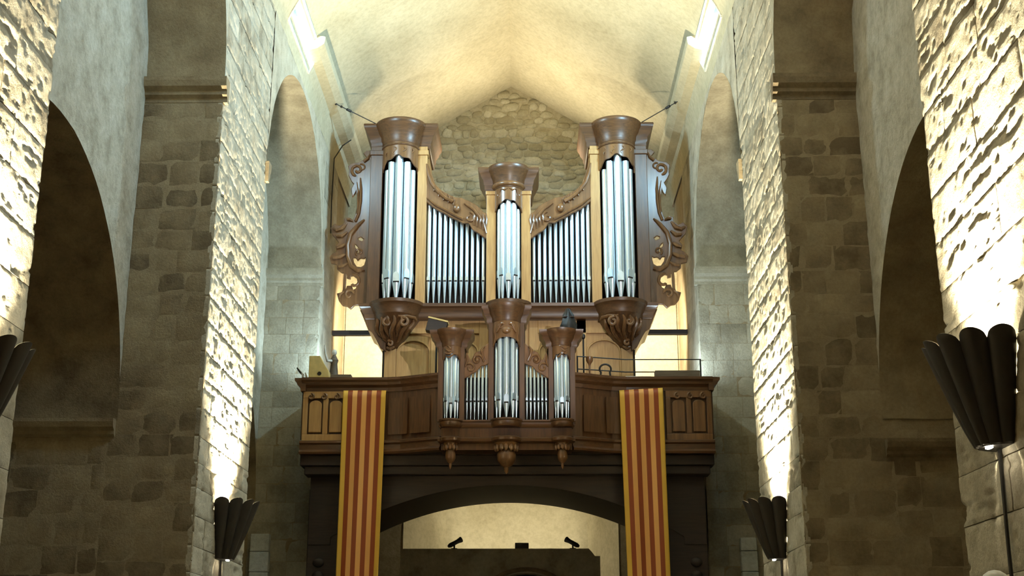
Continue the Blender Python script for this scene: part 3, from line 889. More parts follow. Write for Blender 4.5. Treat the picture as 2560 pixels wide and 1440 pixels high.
# sill with a bow under every tower
mould('sill', 0, 3.16, YC, YK, [(-TX, .46), (0, .37), (TX, .46)],
      [(9.27, .0), (9.31, .03), (9.36, .03), (9.44, .08), (9.50, .10), (9.53, .14), (9.60, .15)], WOOD_X, org, 20)
for s in (-1, 1):
    # overhanging bracket and bowed corbel below each side tower
    br = [(2.70, 9.30), (3.30, 9.50), (3.22, 9.32), (3.10, 9.03), (3.02, 8.98), (2.93, 8.84), (2.82, 8.62), (2.70, 8.55)]
    put('bracket', MB().prism_xz([(s * x, z) for x, z in br], YC + .02, YK - .1), WOOD, org, bevel=.015)
    rings = []
    for t in np.linspace(0, 1, 12):
        r_ = .46 * (1 - t) ** .75 + .06
        z = 9.30 - .70 * t
        cxx = s * (TX + .12 * t)
        rings.append([(cxx + r_ * math.cos(R(a)), YC + .2 + (r_ + .2 * (1 - t)) * math.sin(R(a)), z) for a in range(-180, 1, 12)])
    put('corbel', MB().rings(rings), WOOD, org, smooth=True)
    # acanthus leaves on the corbel
    def corb(t, a, off):
        r_ = .46 * (1 - t) ** .75 + .06
        return (s * (TX + .12 * t) + (r_ + off) * math.cos(R(a)), YC + .2 + (r_ + .2 * (1 - t) + off) * math.sin(R(a)), 9.30 - .70 * t)
    for k in range(7):
        a = -90 + (k - 3) * 23
        t1 = .62 + .16 * (k % 2)
        pth = [corb(.10 + (t1 - .10) * q / 7, a * .8 - 18 + 4 * math.sin(q), .0 + .05 * math.sin(PI * q / 7)) for q in range(8)]
        last = corb(t1, a * .8 - 18, .10)
        pth.append((last[0], last[1], last[2] + .05))
        put('carved_leaf', MB().tube(pth, [.02, .035, .045, .05, .048, .042, .036, .034, .02], 8), CARVED, org, smooth=True)
    scroll(org, mirror_path(spiral(2.28, 9.10, .11, .03, 60, 480, YC - .40), s), .040, .03)
    scroll(org, mirror_path(spiral(2.64, 9.10, .10, .03, 120, -300, YC - .38), s), .036, .028)
    scroll(org, mirror_path(spiral(2.60, 8.70, .07, .02, 40, 400, YC - .08), s), .036, .026)
    scroll(org, mirror_path([(2.02, YC - .12, 9.20), (2.06, YC - .22, 9.24), (2.2, YC - .36, 9.24), (2.4, YC - .44, 9.23)], s), .045, .03)
    scroll(org, mirror_path([(2.52, YC + .06, 8.66), (2.60, YC + .02, 8.60), (2.68, YC + .04, 8.64)], s), .05, .03, name='carved_leaf')
    # side tower: posts, back, sides
    for (xa, xb, mat) in ((2.88, 3.16, WOOD), (1.86, 2.08, OAK_LIT)):  # inner post: tan copy of the walnut, lamplight put into its colour
        a, b = min(s * xa, s * xb), max(s * xa, s * xb)
        put('post', MB().box(a, b, YC - .04, YC + .18, 9.6, 13.38), mat, org, bevel=.012)
        put('capital', MB().box(a - .025, b + .025, YC - .075, YC + .2, 13.16, 13.28), mat, org, bevel=.015)
    put('tower_side', MB().box(min(s * 3.10, s * 3.16), max(s * 3.10, s * 3.16), YC + .1, YK, 9.6, 13.4), WOOD, org)
    put('tower_side', MB().box(min(s * 1.86, s * 1.92), max(s * 1.86, s * 1.92), YC + .1, YK, 9.6, 13.4), OAK_LIT, org)
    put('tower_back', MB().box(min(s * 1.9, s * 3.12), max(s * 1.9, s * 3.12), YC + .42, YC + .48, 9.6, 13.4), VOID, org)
    mould('cornice', s * TX, .655, YC, YK, [(s * TX, .40)],
          [(13.33, .0), (13.37, .03), (13.45, .03), (13.50, .055), (13.58, .06), (13.66, .12), (13.73, .14), (13.78, .18), (13.86, .20), (13.89, .19)], WOOD_X, org, 22)
    # bowed frieze with scalloped lower edge
    G = np.zeros((31, 8, 3))
    for i in range(31):
        a = R(-180 + 6 * i); u = (i - 15) / 15
        zl = 13.02 - .30 * abs(u) ** 1.4 + .025 * math.cos(i * .9)
        for j in range(8):
            G[i, j] = (s * TX + .395 * math.cos(a), YC + .395 * math.sin(a), zl + (13.36 - zl) * j / 7)
    put('frieze', MB().grid(G), CARVED, org, smooth=True, solid=.03)
    put('frieze_bead', MB().tube([(s * TX + .41 * math.cos(R(a)), YC + .41 * math.sin(R(a)), 13.30) for a in range(-180, 1, 10)], .028, 8), WOOD, org, smooth=True)
    for q in range(4):
        a = R(-135 + 30 * q)
        scroll(org, [(s * TX + .41 * math.cos(a + .12 * math.sin(t * 6)), YC + .41 * math.sin(a), 13.22 - .18 * t) for t in np.linspace(0, 1, 8)], .022, .010, name='carved_leaf')
    for i, (a, rr) in enumerate(((-166, .070), (-128, .084), (-90, .092), (-52, .084), (-14, .070))):
        pipe(org, s * TX + .29 * math.cos(R(a)), YC + .03 + .29 * math.sin(R(a)), 9.60, (10.06, 10.12, 10.02, 10.12, 10.06)[i], 13.06 - .14 * abs(i - 2), rr, a, .22)
    # flat of eleven pipes falling towards the middle
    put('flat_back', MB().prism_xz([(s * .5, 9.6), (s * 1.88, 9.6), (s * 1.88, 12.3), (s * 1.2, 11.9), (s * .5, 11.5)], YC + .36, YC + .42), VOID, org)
    for i in range(11):
        x = 1.80 - .123 * i - .0 * i
        zt = float(np.interp(x, [.5, .9, 1.3, 1.8], [11.34, 11.62, 11.78, 12.16]))
        pipe(org, s * x, YC + .12, 9.60, 10.16, zt, .048 - .0011 * i, -90, .10)
    ct = [(1.92, 12.06), (1.85, 12.03), (1.72, 11.92), (1.59, 11.83), (1.43, 11.75), (1.29, 11.66), (1.18, 11.61), (1.03, 11.52), (.90, 11.53), (.80, 11.36), (.67, 11.28), (.55, 11.19), (.47, 11.13),
          (.43, 11.2), (.44, 11.66), (.51, 11.74), (.57, 11.76), (.71, 11.92), (.87, 12.02), (1.07, 12.11), (1.23, 12.13), (1.38, 12.20), (1.55, 12.31), (1.68, 12.45), (1.75, 12.66), (1.80, 12.82), (1.88, 13.05), (1.92, 13.0)]
    plate('pipe_shade', [(s * x, z) for x, z in ct], [], YC + .02, .08, CARVED, org)
    scroll(org, mirror_path([(1.88, YC - .03, 12.95), (1.83, YC - .05, 12.7), (1.76, YC - .06, 12.48), (1.62, YC - .06, 12.28), (1.42, YC - .06, 12.10), (1.26, YC - .05, 12.02)], s), .035, .05)
    scroll(org, mirror_path([(1.86, YC - .03, 12.12), (1.66, YC - .05, 11.95), (1.42, YC - .05, 11.82), (1.22, YC - .05, 11.70), (1.02, YC - .05, 11.60)], s), .030, .04)
    scroll(org, mirror_path([(1.0, YC - .05, 11.98), (.80, YC - .05, 11.84), (.66, YC - .05, 11.66), (.56, YC - .05, 11.48), (.50, YC - .04, 11.26)], s), .045, .02)
    scroll(org, mirror_path(spiral(.88, 11.64, .13, .03, 90, 450, YC - .04), s), .03, .02)
    put('carved_boss', MB().ball((s * 1.18, YC - .06, 11.86), .095, 14, .9, .7, 1.1), CARVED, org, smooth=True)
    for q in range(5):
        x = .50 + .07 * q
        scroll(org, mirror_path([(x, YC - .03, 11.72 - .0 * q), (x - .01, YC - .06, 11.58), (x + .01, YC - .05, 11.42 + .03 * q), (x - .0, YC - .03, 11.30 + .04 * q)], s), .026, .014, name='carved_leaf')
    for q in range(5):
        x = 1.28 + .11 * q; z = float(np.interp(x, [1.2, 1.55, 1.72], [12.12, 12.30, 12.50]))
        scroll(org, mirror_path([(x, YC - .02, z), (x - .05, YC - .05, z - .10), (x - .02, YC - .05, z - .22)], s), .026, .012, name='carved_leaf')
    # carved wing of pierced scrollwork
    wo = [(3.12, 13.4), (3.3, 13.4), (3.36, 13.34), (3.28, 13.24), (3.35, 13.19), (3.47, 13.11), (3.63, 13.08), (3.71, 13.02), (3.68, 12.91), (3.69, 12.79), (3.62, 12.65), (3.56, 12.58), (3.62, 12.46), (3.59, 12.29), (3.54, 12.36), (3.51, 12.49), (3.48, 12.29), (3.47, 12.01), (3.51, 11.79), (3.56, 11.68), (3.66, 11.76), (3.75, 11.73), (3.75, 11.62), (3.86, 11.54), (3.97, 11.6), (4.05, 11.51), (4.01, 11.35), (3.93, 11.26), (3.85, 11.16), (3.92, 11.07), (3.89, 10.94), (3.99, 10.88), (4.05, 10.8), (4.01, 10.67), (3.88, 10.64), (3.87, 10.53), (3.77, 10.45), (3.71, 10.45), (3.72, 10.26), (3.72, 10.05), (3.74, 9.97), (3.85, 9.94), (3.8, 9.78), (3.72, 9.68), (3.62, 9.66), (3.54, 9.6), (3.46, 9.68), (3.34, 9.69), (3.27, 9.66), (3.12, 9.66)]
    hs = [[(3.28, 11.24), (3.36, 11.3), (3.44, 11.28), (3.43, 11.21), (3.33, 11.17)],
          [(3.45, 11.1), (3.51, 11.14), (3.51, 11.05), (3.44, 10.97), (3.45, 10.87), (3.4, 10.9), (3.39, 11.01)],
          [(3.23, 10.82), (3.28, 10.78), (3.36, 10.79), (3.42, 10.74), (3.46, 10.8), (3.54, 10.8), (3.52, 10.69), (3.44, 10.57), (3.34, 10.56), (3.26, 10.61), (3.23, 10.72)],
          [(3.39, 10.21), (3.42, 10.32), (3.51, 10.38), (3.58, 10.36), (3.58, 10.3), (3.64, 10.32), (3.64, 10.40), (3.675, 10.40), (3.685, 10.05), (3.66, 10.03), (3.63, 10.12), (3.54, 10.12), (3.5, 10.02), (3.43, 10.06)]]
    YW = 27.9
    wing = plate('side_wing', [(s * x, z) for x, z in wo], [[(s * x, z) for x, z in h] for h in hs], YW, .09, CARVED, org)
    yf = YW - .06
    for path, r0, r1 in ((spiral(3.50, 12.92, .15, .035, -80, 330, yf), .036, .03), (spiral(3.40, 12.98, .09, .02, 60, 420, yf), .022, .016),
                         ([(3.42, yf, 12.72), (3.40, yf - .02, 12.45), (3.40, yf - .02, 12.15), (3.43, yf, 11.85), (3.50, yf, 11.66)], .030, .034),
                         ([(3.50, yf, 12.62), (3.46, yf - .02, 12.40), (3.455, yf - .02, 12.1), (3.47, yf, 11.85)], .018, .018),
                         ([(3.30, yf, 11.7), (3.45, yf - .02, 11.55), (3.60, yf - .03, 11.35), (3.66, yf - .03, 11.08), (3.64, yf - .03, 10.8), (3.55, yf - .02, 10.58), (3.40, yf - .01, 10.48), (3.26, yf, 10.52)], .04, .055),
                         (spiral(3.38, 10.92, .10, .02, -60, 320, yf), .024, .018), (spiral(3.50, 10.2, .19, .05, 80, 300, yf), .036, .034),
                         (spiral(3.58, 9.92, .12, .03, 170, -200, yf), .036, .022),
                         ([(3.70, yf, 11.62), (3.80, yf - .03, 11.48), (3.92, yf - .03, 11.44), (4.0, yf, 11.5)], .05, .03),
                         ([(3.68, yf, 11.40), (3.80, yf - .03, 11.30), (3.92, yf - .02, 11.32)], .045, .03),
                         ([(3.70, yf, 11.12), (3.80, yf - .03, 11.05), (3.90, yf - .02, 11.02)], .05, .03),
                         ([(3.68, yf, 10.88), (3.82, yf - .03, 10.80), (3.98, yf - .02, 10.78)], .05, .04),
                         ([(3.64, yf, 10.66), (3.75, yf - .03, 10.58), (3.84, yf - .02, 10.58)], .045, .03),
                         ([(3.55, yf, 11.66), (3.62, yf - .03, 11.70), (3.70, yf - .02, 11.70)], .035, .025),
                         ([(3.70, yf, 9.98), (3.78, yf - .03, 9.92), (3.80, yf - .02, 9.84)], .035, .025),
                         ([(3.22, yf, 13.32), (3.26, yf - .02, 13.2), (3.36, yf - .02, 13.12)], .03, .03)):
        scroll(wing, mirror_path(path, s), r0, r1)
# middle tower
for s in (-1, 1):
    a, b = min(s * .285, s * .50), max(s * .285, s * .50)
    put('post', MB().box(a, b, YC - .04, YC + .16, 9.6, 12.28), OAK_LIT, org, bevel=.012)  # same wood as the case, painted tan as if lamplit
    put('capital', MB().box(a - .02, b + .02, YC - .07, YC + .18, 12.18, 12.27), OAK_LIT, org, bevel=.012)
    put('tower_side', MB().box(min(s * .44, s * .50), max(s * .44, s * .50), YC + .1, YC + 1.0, 9.6, 12.3), OAK_LIT, org)
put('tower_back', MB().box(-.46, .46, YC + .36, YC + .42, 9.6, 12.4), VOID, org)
mould('cornice', 0, .515, YC, YC + 1.0, [(0, .31)],
      [(12.26, .0), (12.30, .03), (12.40, .03), (12.44, .05), (12.52, .06), (12.60, .11), (12.66, .13), (12.70, .16), (12.78, .18), (12.81, .17)], WOOD_X, org, 20)
put('torus_bead', MB().tube([(.325 * math.cos(R(a)), YC + .325 * math.sin(R(a)), 12.36) for a in range(-180, 1, 10)], .06, 10), CARVED, org, smooth=True)
G = np.zeros((25, 8, 3))
for i in range(25):
    a = R(-180 + 7.5 * i); u = (i - 12) / 12
    zl = 11.98 - .26 * abs(u) ** 1.5 + .015 * math.cos(i * 1.2)
    for j in range(8):
        G[i, j] = (.30 * math.cos(a), YC + .30 * math.sin(a), zl + (12.3 - zl) * j / 7)
put('frieze', MB().grid(G), CARVED, org, smooth=True, solid=.03)
for s in (-1, 1):
    scroll(org, [(s * .02, YC - .32, 12.24), (s * .10, YC - .32, 12.20), (s * .17, YC - .28, 12.24), (s * .21, YC - .25, 12.15), (s * .22, YC - .23, 12.02)], .022, .014)
    scroll(org, mirror_path(spiral(.22, 12.10, .05, .015, 90, 450, YC - .24, 12), s), .018, .010)
for i, (a, rr) in enumerate(((-165, .056), (-127, .066), (-90, .072), (-53, .066), (-15, .056))):
    pipe(org, .212 * math.cos(R(a)), YC + .02 + .212 * math.sin(R(a)), 9.60, (10.16, 10.20, 10.06, 10.20, 10.16)[i], 12.03 - .10 * abs(i - 2), rr, a, .18)
put('light_patch_dome', MB().lathe([(.36, 12.80), (.36, 12.86), (.33, 12.94), (.25, 13.03), (.13, 13.09), (.004, 13.10)], 0, YC + .35, 24), OAK_LIT, org, smooth=True)  # added dome stands in for a pale patch of light above the tower
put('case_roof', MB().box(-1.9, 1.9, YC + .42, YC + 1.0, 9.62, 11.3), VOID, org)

# ------------------------------------------------------------------ fittings on and around the gallery
# striped banners
def mat_banner():
    m, nt, bs = new_mat('striped_cloth')
    tc = nt.nodes.new('ShaderNodeUVMap')
    sp = nt.nodes.new('ShaderNodeSeparateXYZ')
    nt.links.new(tc.outputs[0], sp.inputs[0])
    yel = (0.86, 0.43, 0.12); red = (0.27, 0.045, 0.002)
    edge = (0.78, 0.46, 0.06)
    st = [(i / 9.0, (edge if i in (0, 8) else yel) if i % 2 == 0 else red) for i in range(9)]
    nt.links.new(ramp(nt, sp.outputs[0], st, 'CONSTANT'), bs.inputs['Base Color'])
    bs.inputs['Roughness'].default_value = 0.55
    wv = nt.nodes.new('ShaderNodeTexNoise'); wv.inputs['Scale'].default_value = 300
    b = nt.nodes.new('ShaderNodeBump'); b.inputs['Strength'].default_value = .1
    nt.links.new(wv.outputs['Fac'], b.inputs['Height']); nt.links.new(b.outputs[0], bs.inputs['Normal'])
    return m


BANNER = mat_banner()


def banner(x0, x1, x2, x3, ztl, ztr, zb, label, seed):
    nu, nv = 37, 90
    G = np.zeros((nv, nu, 3)); uv = []
    for i in range(nv):
        t = i / (nv - 1)
        for j in range(nu):
            u = j / (nu - 1)
            xa = x0 + (x2 - x0) * t; xb = x1 + (x3 - x1) * t
            z = (ztl + (ztr - ztl) * u) * (1 - t) + zb * t
            y = YG - .19 + .018 * math.sin(u * 9 + seed + t * 1.5) * min(1, t * 4) + .05 * math.sin(t * 2.6)
            if t < .02: y += .05 * (1 - t / .02)
            G[i, j] = (xa + (xb - xa) * u, y, z); uv.append((u, t))
    o = put('striped_banner', MB().grid(G), BANNER, smooth=True)
    me = o.data
    lay = me.uv_layers.new(name='UVMap')
    for lp in me.loops:
        u, t = uv[lp.vertex_index]
        lay.data[lp.index].uv = (min(max(u, .0005), .9995), t)
    md = o.modifiers.new('solid', 'SOLIDIFY'); md.thickness = .006
    tag(o, label, 'banner', 'striped banners on the gallery')
    return o


banner(-3.28, -2.42, -3.30, -2.49, 7.20, 7.20, 2.6, 'red and yellow striped banner hanging left of the choir organ', 0.3)
banner(2.25, 3.12, 2.345, 3.155, 7.19, 7.24, 2.6, 'red and yellow striped banner hanging right of the choir organ', 2.1)

# tie beam behind the organ, fixed to both nave walls
o = put('tie_beam', MB().box(-4.17, 4.17, 29.35, 29.5, 9.38, 9.49), DARKWOOD, bevel=.01)
tag(o, 'dark timber tie beam crossing the bright wall behind the great organ', 'beam')

# iron stay rods from the tower tops to the walls
for s, (p, q), lab in ((-1, ((-3.88, 26.6, 14.02), (-3.05, 27.45, 13.9)), 'thin black iron stay from the left organ tower to the wall'),
                       (1, ((3.88, 26.6, 14.08), (3.05, 27.45, 13.9)), 'thin black iron stay from the right organ tower to the wall')):
    st = thing('stay_rod', q, lab, 'rod', 'iron stays of the organ')
    put('rod', MB().tube([p, q], .011, 8), IRON, st, smooth=True)
    put('turnbuckle', MB().tube([tuple(np.array(p) * .72 + np.array(q) * .28), tuple(np.array(p) * .62 + np.array(q) * .38)], .03, 8), IRON, st, smooth=True)
    for f in (.98, .85):
        put('collar', MB().ball(tuple(np.array(p) * f + np.array(q) * (1 - f)), .03, 8), IRON, st, smooth=True)

# cable on the wall left of the organ
o = put('wall_cable', MB().tube([(-3.78, 28.6, 14.0), (-3.98, 28.6, 13.85), (-4.16, 28.55, 13.5), (-4.17, 28.5, 12.4), (-4.16, 28.5, 11.6)], .014, 6), IRON, smooth=True)
tag(o, 'black cable running down the wall left of the great organ', 'cable')

# yellow wooden box, left end of the gallery rail
bx = thing('wooden_box', (-3.8, 26.1, 7.47), 'yellow wooden box with a round black hole on the gallery rail', 'box')
put('box_body', MB().prism_xz([(-4.0, 7.47), (-3.58, 7.47), (-3.60, 7.62), (-3.72, 7.80), (-3.78, 7.92), (-4.0, 7.92)], 25.46, 25.70), YELLOWBOX, bx, bevel=.012)
put('hole_ring', MB().tube([(-3.78 + .034 * math.cos(t), 25.455, 7.55 + .034 * math.sin(t)) for t in np.linspace(0, 2 * PI, 17)], .008, 6), IRON, bx, smooth=True)
put('round_hole', MB().lathe([(.03, 0), (.03, .02)], 0, 0, 14), VOID, bx)
h = bx.children[-1]
h.data.transform(Matrix.Translation(ORI[bx]) ) if False else None
h.location = (0, 0, 0)
h.data.clear_geometry()
_m = MB()
_m.rings([[(-3.78 + .032 * math.cos(t), y, 7.55 + .032 * math.sin(t)) for t in np.linspace(0, 2 * PI, 15)[:-1]] for y in (25.47, 25.452)])
h.data.from_pydata([tuple(Vector(v) - ORI[bx]) for v in _m.v], [], _m.f)
# figurine behind the box
fg = thing('statuette', (-3.62, 26.3, 7.47), 'small pale and grey statuette standing behind the yellow box', 'statuette')
put('robe', MB().lathe([(.11, 7.2), (.12, 7.5), (.09, 7.75), (.07, 7.95), (.09, 8.02), (.05, 8.1), (.035, 8.13)], -3.62, 26.3, 14), BOARD, fg, smooth=True)
put('head', MB().ball((-3.62, 26.29, 8.19), .06, 12, .9, .9, 1.15), WHITE, fg, smooth=True)
put('arm', MB().tube([(-3.66, 26.25, 8.0), (-3.74, 26.15, 7.98), (-3.78, 26.1, 8.12), (-3.80, 26.08, 8.3)], [.035, .03, .024, .012], 8), WHITE, fg, smooth=True)
put('plinth', MB().box(-3.74, -3.5, 26.18, 26.42, 6.2, 7.22), BOARD, fg)
# floodlights on stands
for s, lab in ((-1, 'small black floodlight on a stand left of the great organ'), (1, 'small black floodlight on a stand right of the great organ')):
    fl = thing('floodlight', (s * 3.3, 26.9, 6.2), lab, 'floodlight', 'gallery floodlights')
    put('stand', MB().tube([(s * 3.26, 27.0, 6.2), (s * 3.26, 27.0, 7.6)], .018, 8), IRON, fl, smooth=True)
    put('housing', MB().box(s * 3.24 - .07, s * 3.24 + .07, 26.9, 27.14, 7.6, 7.72), IRON, fl, bevel=.01)
    put('yoke', MB().tube([(s * 3.24, 26.86, 7.66), (s * 3.24, 26.86, 7.58), (s * 3.24, 27.18, 7.58), (s * 3.24, 27.18, 7.66)], .012, 6), IRON, fl)
# clamps and cable ends at the left rail end
cl = thing('cable_clamp', (-4.1, 25.60, 7.47), 'white spring clamps with a black lever on the left rail end', 'clamp')
for dx in (0, .07):
    put('clamp_jaw', MB().tube([(-4.12 + dx, 25.60, 7.48), (-4.14 + dx, 25.59, 7.54), (-4.16 + dx, 25.58, 7.60)], [.022, .02, .008], 8), WHITE, cl, smooth=True)
put('clamp_lever', MB().tube([(-4.12, 25.61, 7.54), (-4.20, 25.59, 7.62), (-4.26, 25.58, 7.70)], [.02, .022, .014], 8), IRON, cl, smooth=True)
# boards lying on the rails
o = put('board', MB().box(-3.56, -3.14, 25.47, 25.69, 7.47, 7.535), BOARD, bevel=.008)
tag(o, 'short grey-brown board lying on the left gallery rail', 'board')
o = put('board', MB().box(2.98, 3.88, 25.47, 25.68, 7.47, 7.60), BOARD, bevel=.008)
tag(o, 'long grey-brown board lying on the right gallery rail', 'board')
o = put('carton', MB().box(2.42, 2.96, 25.98, 26.3, 7.16, 7.60), WHITE, bevel=.01)
tag(o, 'white carton standing behind the right gallery rail', 'carton')
cs = put('low_cabinet', MB().box(2.45, 2.93, 26.0, 26.28, 6.2, 7.16), BOARD, bevel=.01)
tag(cs, 'low brown cabinet under the white carton on the gallery', 'cabinet')
# thin guard rail on the right
gr = thing('guard_rail', (2.7, 25.95, 7.47), 'thin black iron guard rail above the right gallery parapet', 'railing')
for z in (7.88, 7.62):
    put('rail_bar', MB().tube([(1.42, 25.42, z), (1.8, 25.52, z), (2.4, 25.70, z), (3.93, 25.71, z)], .012, 8), IRON, gr, smooth=True)
for x, y in ((1.42, 25.42), (3.93, 25.71)):
    put('upright', MB().tube([(x, y, 7.46), (x, y, 7.89)], .016, 8), IRON, gr, smooth=True)
# horseshoe shaped music lamp, goblet and thin stand
hs_ = [(1.98 + .115 * math.cos(R(t)), 25.44, 7.62 + .10 * math.sin(R(t))) for t in range(-40, 221, 13)]
o = put('desk_lamp_loop', MB().tube([(2.08, 25.44, 7.475)] + hs_ + [(1.88, 25.44, 7.475)], .02, 8), IRON, smooth=True)
tag(o, 'dark horseshoe shaped loop standing on the right gallery rail', 'loop')
o = put('goblet', MB().lathe([(.05, 7.475), (.05, 7.49), (.016, 7.51), (.016, 7.66), (.03, 7.70), (.07, 7.76), (.075, 7.84), (.065, 7.84), (.05, 7.76), (.004, 7.74)], 1.66, 25.32, 16), CARVED, smooth=True)
tag(o, 'small dark goblet on a stem beside the choir organ', 'goblet')
ms = thing('microphone_stand', (1.56, 25.75, 6.2), 'thin black microphone stand right of the choir organ', 'stand')
put('pole', MB().tube([(1.56, 25.75, 6.2), (1.56, 25.75, 8.35)], .018, 8), IRON, ms, smooth=True)
put('foot', MB().lathe([(.16, 6.2), (.16, 6.23), (.02, 6.26), (.018, 6.3)], 1.56, 25.75, 18), IRON, ms, smooth=True)
put('head', MB().ball((1.56, 25.74, 8.38), .045, 10, 1, 1, 1.4), IRON, ms, smooth=True)
# dark bundle on the right tower of the choir organ
bu = thing('cloth_bundle', (1.24, 25.2, 8.31), 'dark gathered cloth bundle on the right choir organ tower', 'bundle')
G = []
for z, r_ in ((8.31, .14), (8.38, .17), (8.48, .16), (8.58, .12), (8.68, .10), (8.76, .05), (8.82, .03)):
    G.append([(1.24 + (r_ + .022 * math.sin(5 * a + z * 9)) * math.cos(a), 25.2 + (r_ * .8 + .02 * math.cos(4 * a)) * math.sin(a), z) for a in np.linspace(0, 2 * PI, 25)[:-1]])
put('cloth', MB().rings(G), IRON, bu, smooth=True)
put('tie_cord', MB().tube([(1.24 + .115 * math.cos(a), 25.2 + .09 * math.sin(a), 8.63) for a in np.linspace(0, 2 * PI, 19)], .014, 6), DARKWOOD, bu, smooth=True)
# tilted lamp box over the left tower of the choir organ
lb = thing('lamp_box', (-1.45, 25.75, 8.3), 'tilted dark box with a yellow top edge by the left choir organ tower', 'box')
bm_ = MB().box(-.20, .20, -.12, .12, -.13, .13)
o = put('box_body', bm_, DARKWOOD, lb, origin=(0, 0, 0), bevel=.008)
o.location = (0, 0, .28); o.rotation_euler = (0, R(14), 0)
o2 = put('top_lid', MB().box(-.21, .21, -.13, .13, .13, .165), YELLOWBOX, lb, origin=(0, 0, 0), bevel=.005)
o2.location = (0, 0, .28); o2.rotation_euler = (0, R(14), 0)
put('arm', MB().tube([(-1.45, 25.75, 6.3), (-1.45, 25.75, 8.5)], .02, 8), IRON, lb, smooth=True)

# ------------------------------------------------------------------ under the gallery
pt = thing('stone_portal', (-.2, 30.7, 0), 'dark stone door surround with a round arch below the organ gallery', 'portal')
arc_ = [(.37 + 1.25 * math.cos(R(t)), 2.75 + 1.25 * math.sin(R(t))) for t in range(180, -1, -10)]
poly = [(-2.55, 0), (-.88, 0), (-.88, 2.75)] + arc_[1:-1] + [(1.62, 2.75), (1.62, 0), (2.08, 0), (2.08, 4.38), (1.96, 4.38), (1.90, 4.46), (1.82, 4.55), (-2.55, 4.55)]
put('surround', MB().prism_xz(poly, 30.5, 31.1), BAYSTONE, pt)
put('arch_roll', MB().tube([(x, 30.49, z) for x, z in [(.37 + 1.33 * math.cos(R(t)), 2.75 + 1.33 * math.sin(R(t))) for t in range(0, 181, 8)]], .05, 8), STONE_DIM, pt, smooth=True)
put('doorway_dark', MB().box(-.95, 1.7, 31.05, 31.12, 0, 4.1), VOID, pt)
for x, s, lab in ((-1.31, 1, 'small black spotlight tilted up to the right on the portal'), (1.46, -1, 'small black spotlight tilted up to the left on the portal')):
    sl = thing('spotlight', (x, 30.75, 4.55), lab, 'spotlight', 'spotlights on the portal')
    put('base', MB().box(x - .07, x + .07, 30.68, 30.82, 4.55, 4.58), IRON, sl)
    put('bracket', MB().tube([(x, 30.75, 4.57), (x, 30.75, 4.66)], .02, 8), IRON, sl, smooth=True)
    p0 = Vector((x - s * .14, 30.72, 4.62)); p1 = Vector((x + s * .15, 30.9, 4.80))
    put('housing', MB().tube([tuple(p0), tuple(p0.lerp(p1, .15)), tuple(p0.lerp(p1, .7)), tuple(p1)], [.03, .055, .05, .07], 12), IRON, sl, smooth=True)
    light('portal_spotlight', 'SPOT', tuple(p1 + (p1 - p0).normalized() * .05), 170, (1.0, .88, .62), (.1 + s * .6, 33.2, 5.6), .05, cone=130, blend=.6)
o = put('junction_box', MB().box(.11, .43, 30.66, 30.86, 4.55, 4.70), IRON, bevel=.012)
tag(o, 'black junction box between the two spotlights on the portal', 'box')

# added pale blocks painting a patch of light under each gallery end
for s, xa, xb, zt, lab in ((-1, -5.39, -4.98, 4.57, 'pale stone blocks standing in for a patch of light left of the gallery posts'), (1, 4.83, 5.18, 4.48, 'pale stone blocks standing in for a patch of light right of the gallery posts')):
    patch_blk = thing('light_patch_block', ((xa + xb) / 2, 27.45, 0), lab, 'light patch block')
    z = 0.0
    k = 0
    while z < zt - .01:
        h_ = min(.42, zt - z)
        put('stone', MB().box(xa + .004 * (k % 3), xb - .005 * ((k + 1) % 3), 27.36 + .006 * (k % 2), 27.56, z + .004, z + h_ - .004), PALE, patch_blk, bevel=.02)
        z += h_; k += 1

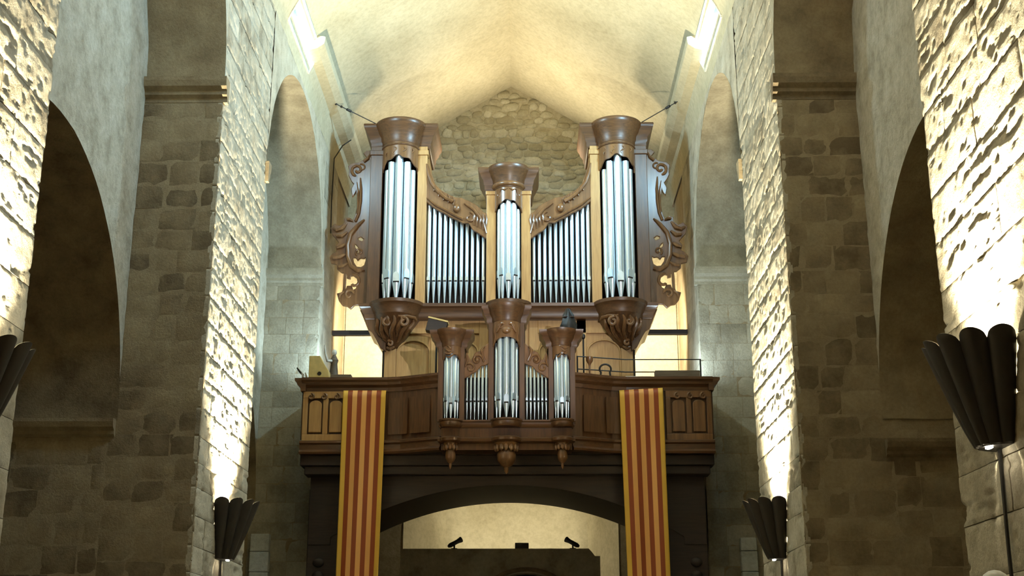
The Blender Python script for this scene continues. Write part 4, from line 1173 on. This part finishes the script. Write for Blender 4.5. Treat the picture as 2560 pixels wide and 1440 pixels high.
# ------------------------------------------------------------------ scalloped wall lamps
def wall_lamp(s, y0, z0, power, label):
    H, RB, RT = .86, .20, .50
    L = thing('wall_lamp', (s * XN, y0, z0), label, 'wall lamp', 'scalloped uplights on the piers')
    NL = 7
    for k in range(NL):
        ac = PI * (k + .5) / NL
        G = np.zeros((15, 13, 3))
        for i in range(15):
            v = i / 14
            for j in range(13):
                u = -1 + j / 6.0
                zz = v * (H - .09 * (1 - math.sqrt(max(0, 1 - (u * .999) ** 2))))
                t = zz / H
                r_ = RB + (RT - RB) * t ** .9 + (.030 + .035 * t) * (1 - u * u)
                a = ac + u * PI / NL / 2
                G[i, j] = (s * (XN - r_ * math.sin(a)), y0 + r_ * math.cos(a), z0 + zz)
        put('shade_lobe', MB().grid(G), SHADE, L, smooth=True, solid=.012)
    pts = [(s * XN, y0 + RB)] + [(s * (XN - RB * math.sin(PI * i / 14)), y0 + RB * math.cos(PI * i / 14)) for i in range(15)]
    put('bottom_plate', MB().rings([[(x, y, z) for x, y in pts] for z in (z0 - .012, z0 + .005)]), SHADE, L)
    put('back_plate', MB().box(min(s * XN, s * (XN - .02)), max(s * XN, s * (XN - .02)), y0 - RB, y0 + RB, z0, z0 + .4), SHADE, L)
    put('leak_glow', MB().box(min(s * (XN - .13), s * (XN - .17)), max(s * (XN - .13), s * (XN - .17)), y0 - .10, y0 - .02, z0 - .03, z0 - .012), GLOW, L, bevel=.006)  # glowing block stands in for light leaking out at the bottom plate
    bl = put('bulb', MB().ball((s * (XN - .17), y0, z0 + .30), .05, 12, 1, 1, 1.4), WHITE, L, smooth=True)
    put('power_cord', MB().tube([(s * (XN - .02), y0 + .08, z0), (s * (XN - .03), y0 + .09, z0 - .8), (s * (XN - .03), y0 + .10, .1)], .016, 6), IRON, L, smooth=True)
    light('wall_lamp_light', 'SPOT', (s * (XN - .24), y0, z0 + .42), power, (1.0, 0.90, 0.64), (s * (XN - .04), y0, z0 + 4.4), .06, cone=92, blend=1.0)
    light('wall_lamp_light', 'POINT', (s * (XN - .24), y0, z0 + .50), 120, (1.0, 0.90, 0.64), size=.06)
    return L


wall_lamp(-1, 19.6, 3.36, 11000, 'black scalloped wall lamp on the left pier beside the gallery')
wall_lamp(1, 19.6, 3.36, 11000, 'black scalloped wall lamp on the right pier beside the gallery')
wall_lamp(-1, 10.2, 3.42, 6800, 'black scalloped wall lamp cut by the left edge of the picture')
wall_lamp(1, 10.25, 3.42, 6800, 'large black scalloped wall lamp near the right edge of the picture')
# small white globe on the near right pier
gl = thing('globe_lamp', (3.95, 9.9, 1.9), 'white globe lamp at the bottom right corner below the scalloped lamp', 'lamp')
put('globe', MB().ball((3.99, 10.2, 2.34), .115, 16), WHITE, gl, smooth=True)
put('wall_arm', MB().tube([(4.2, 10.2, 2.10), (4.05, 10.2, 2.10), (3.99, 10.2, 2.16), (3.99, 10.2, 2.24)], .02, 8), IRON, gl, smooth=True)
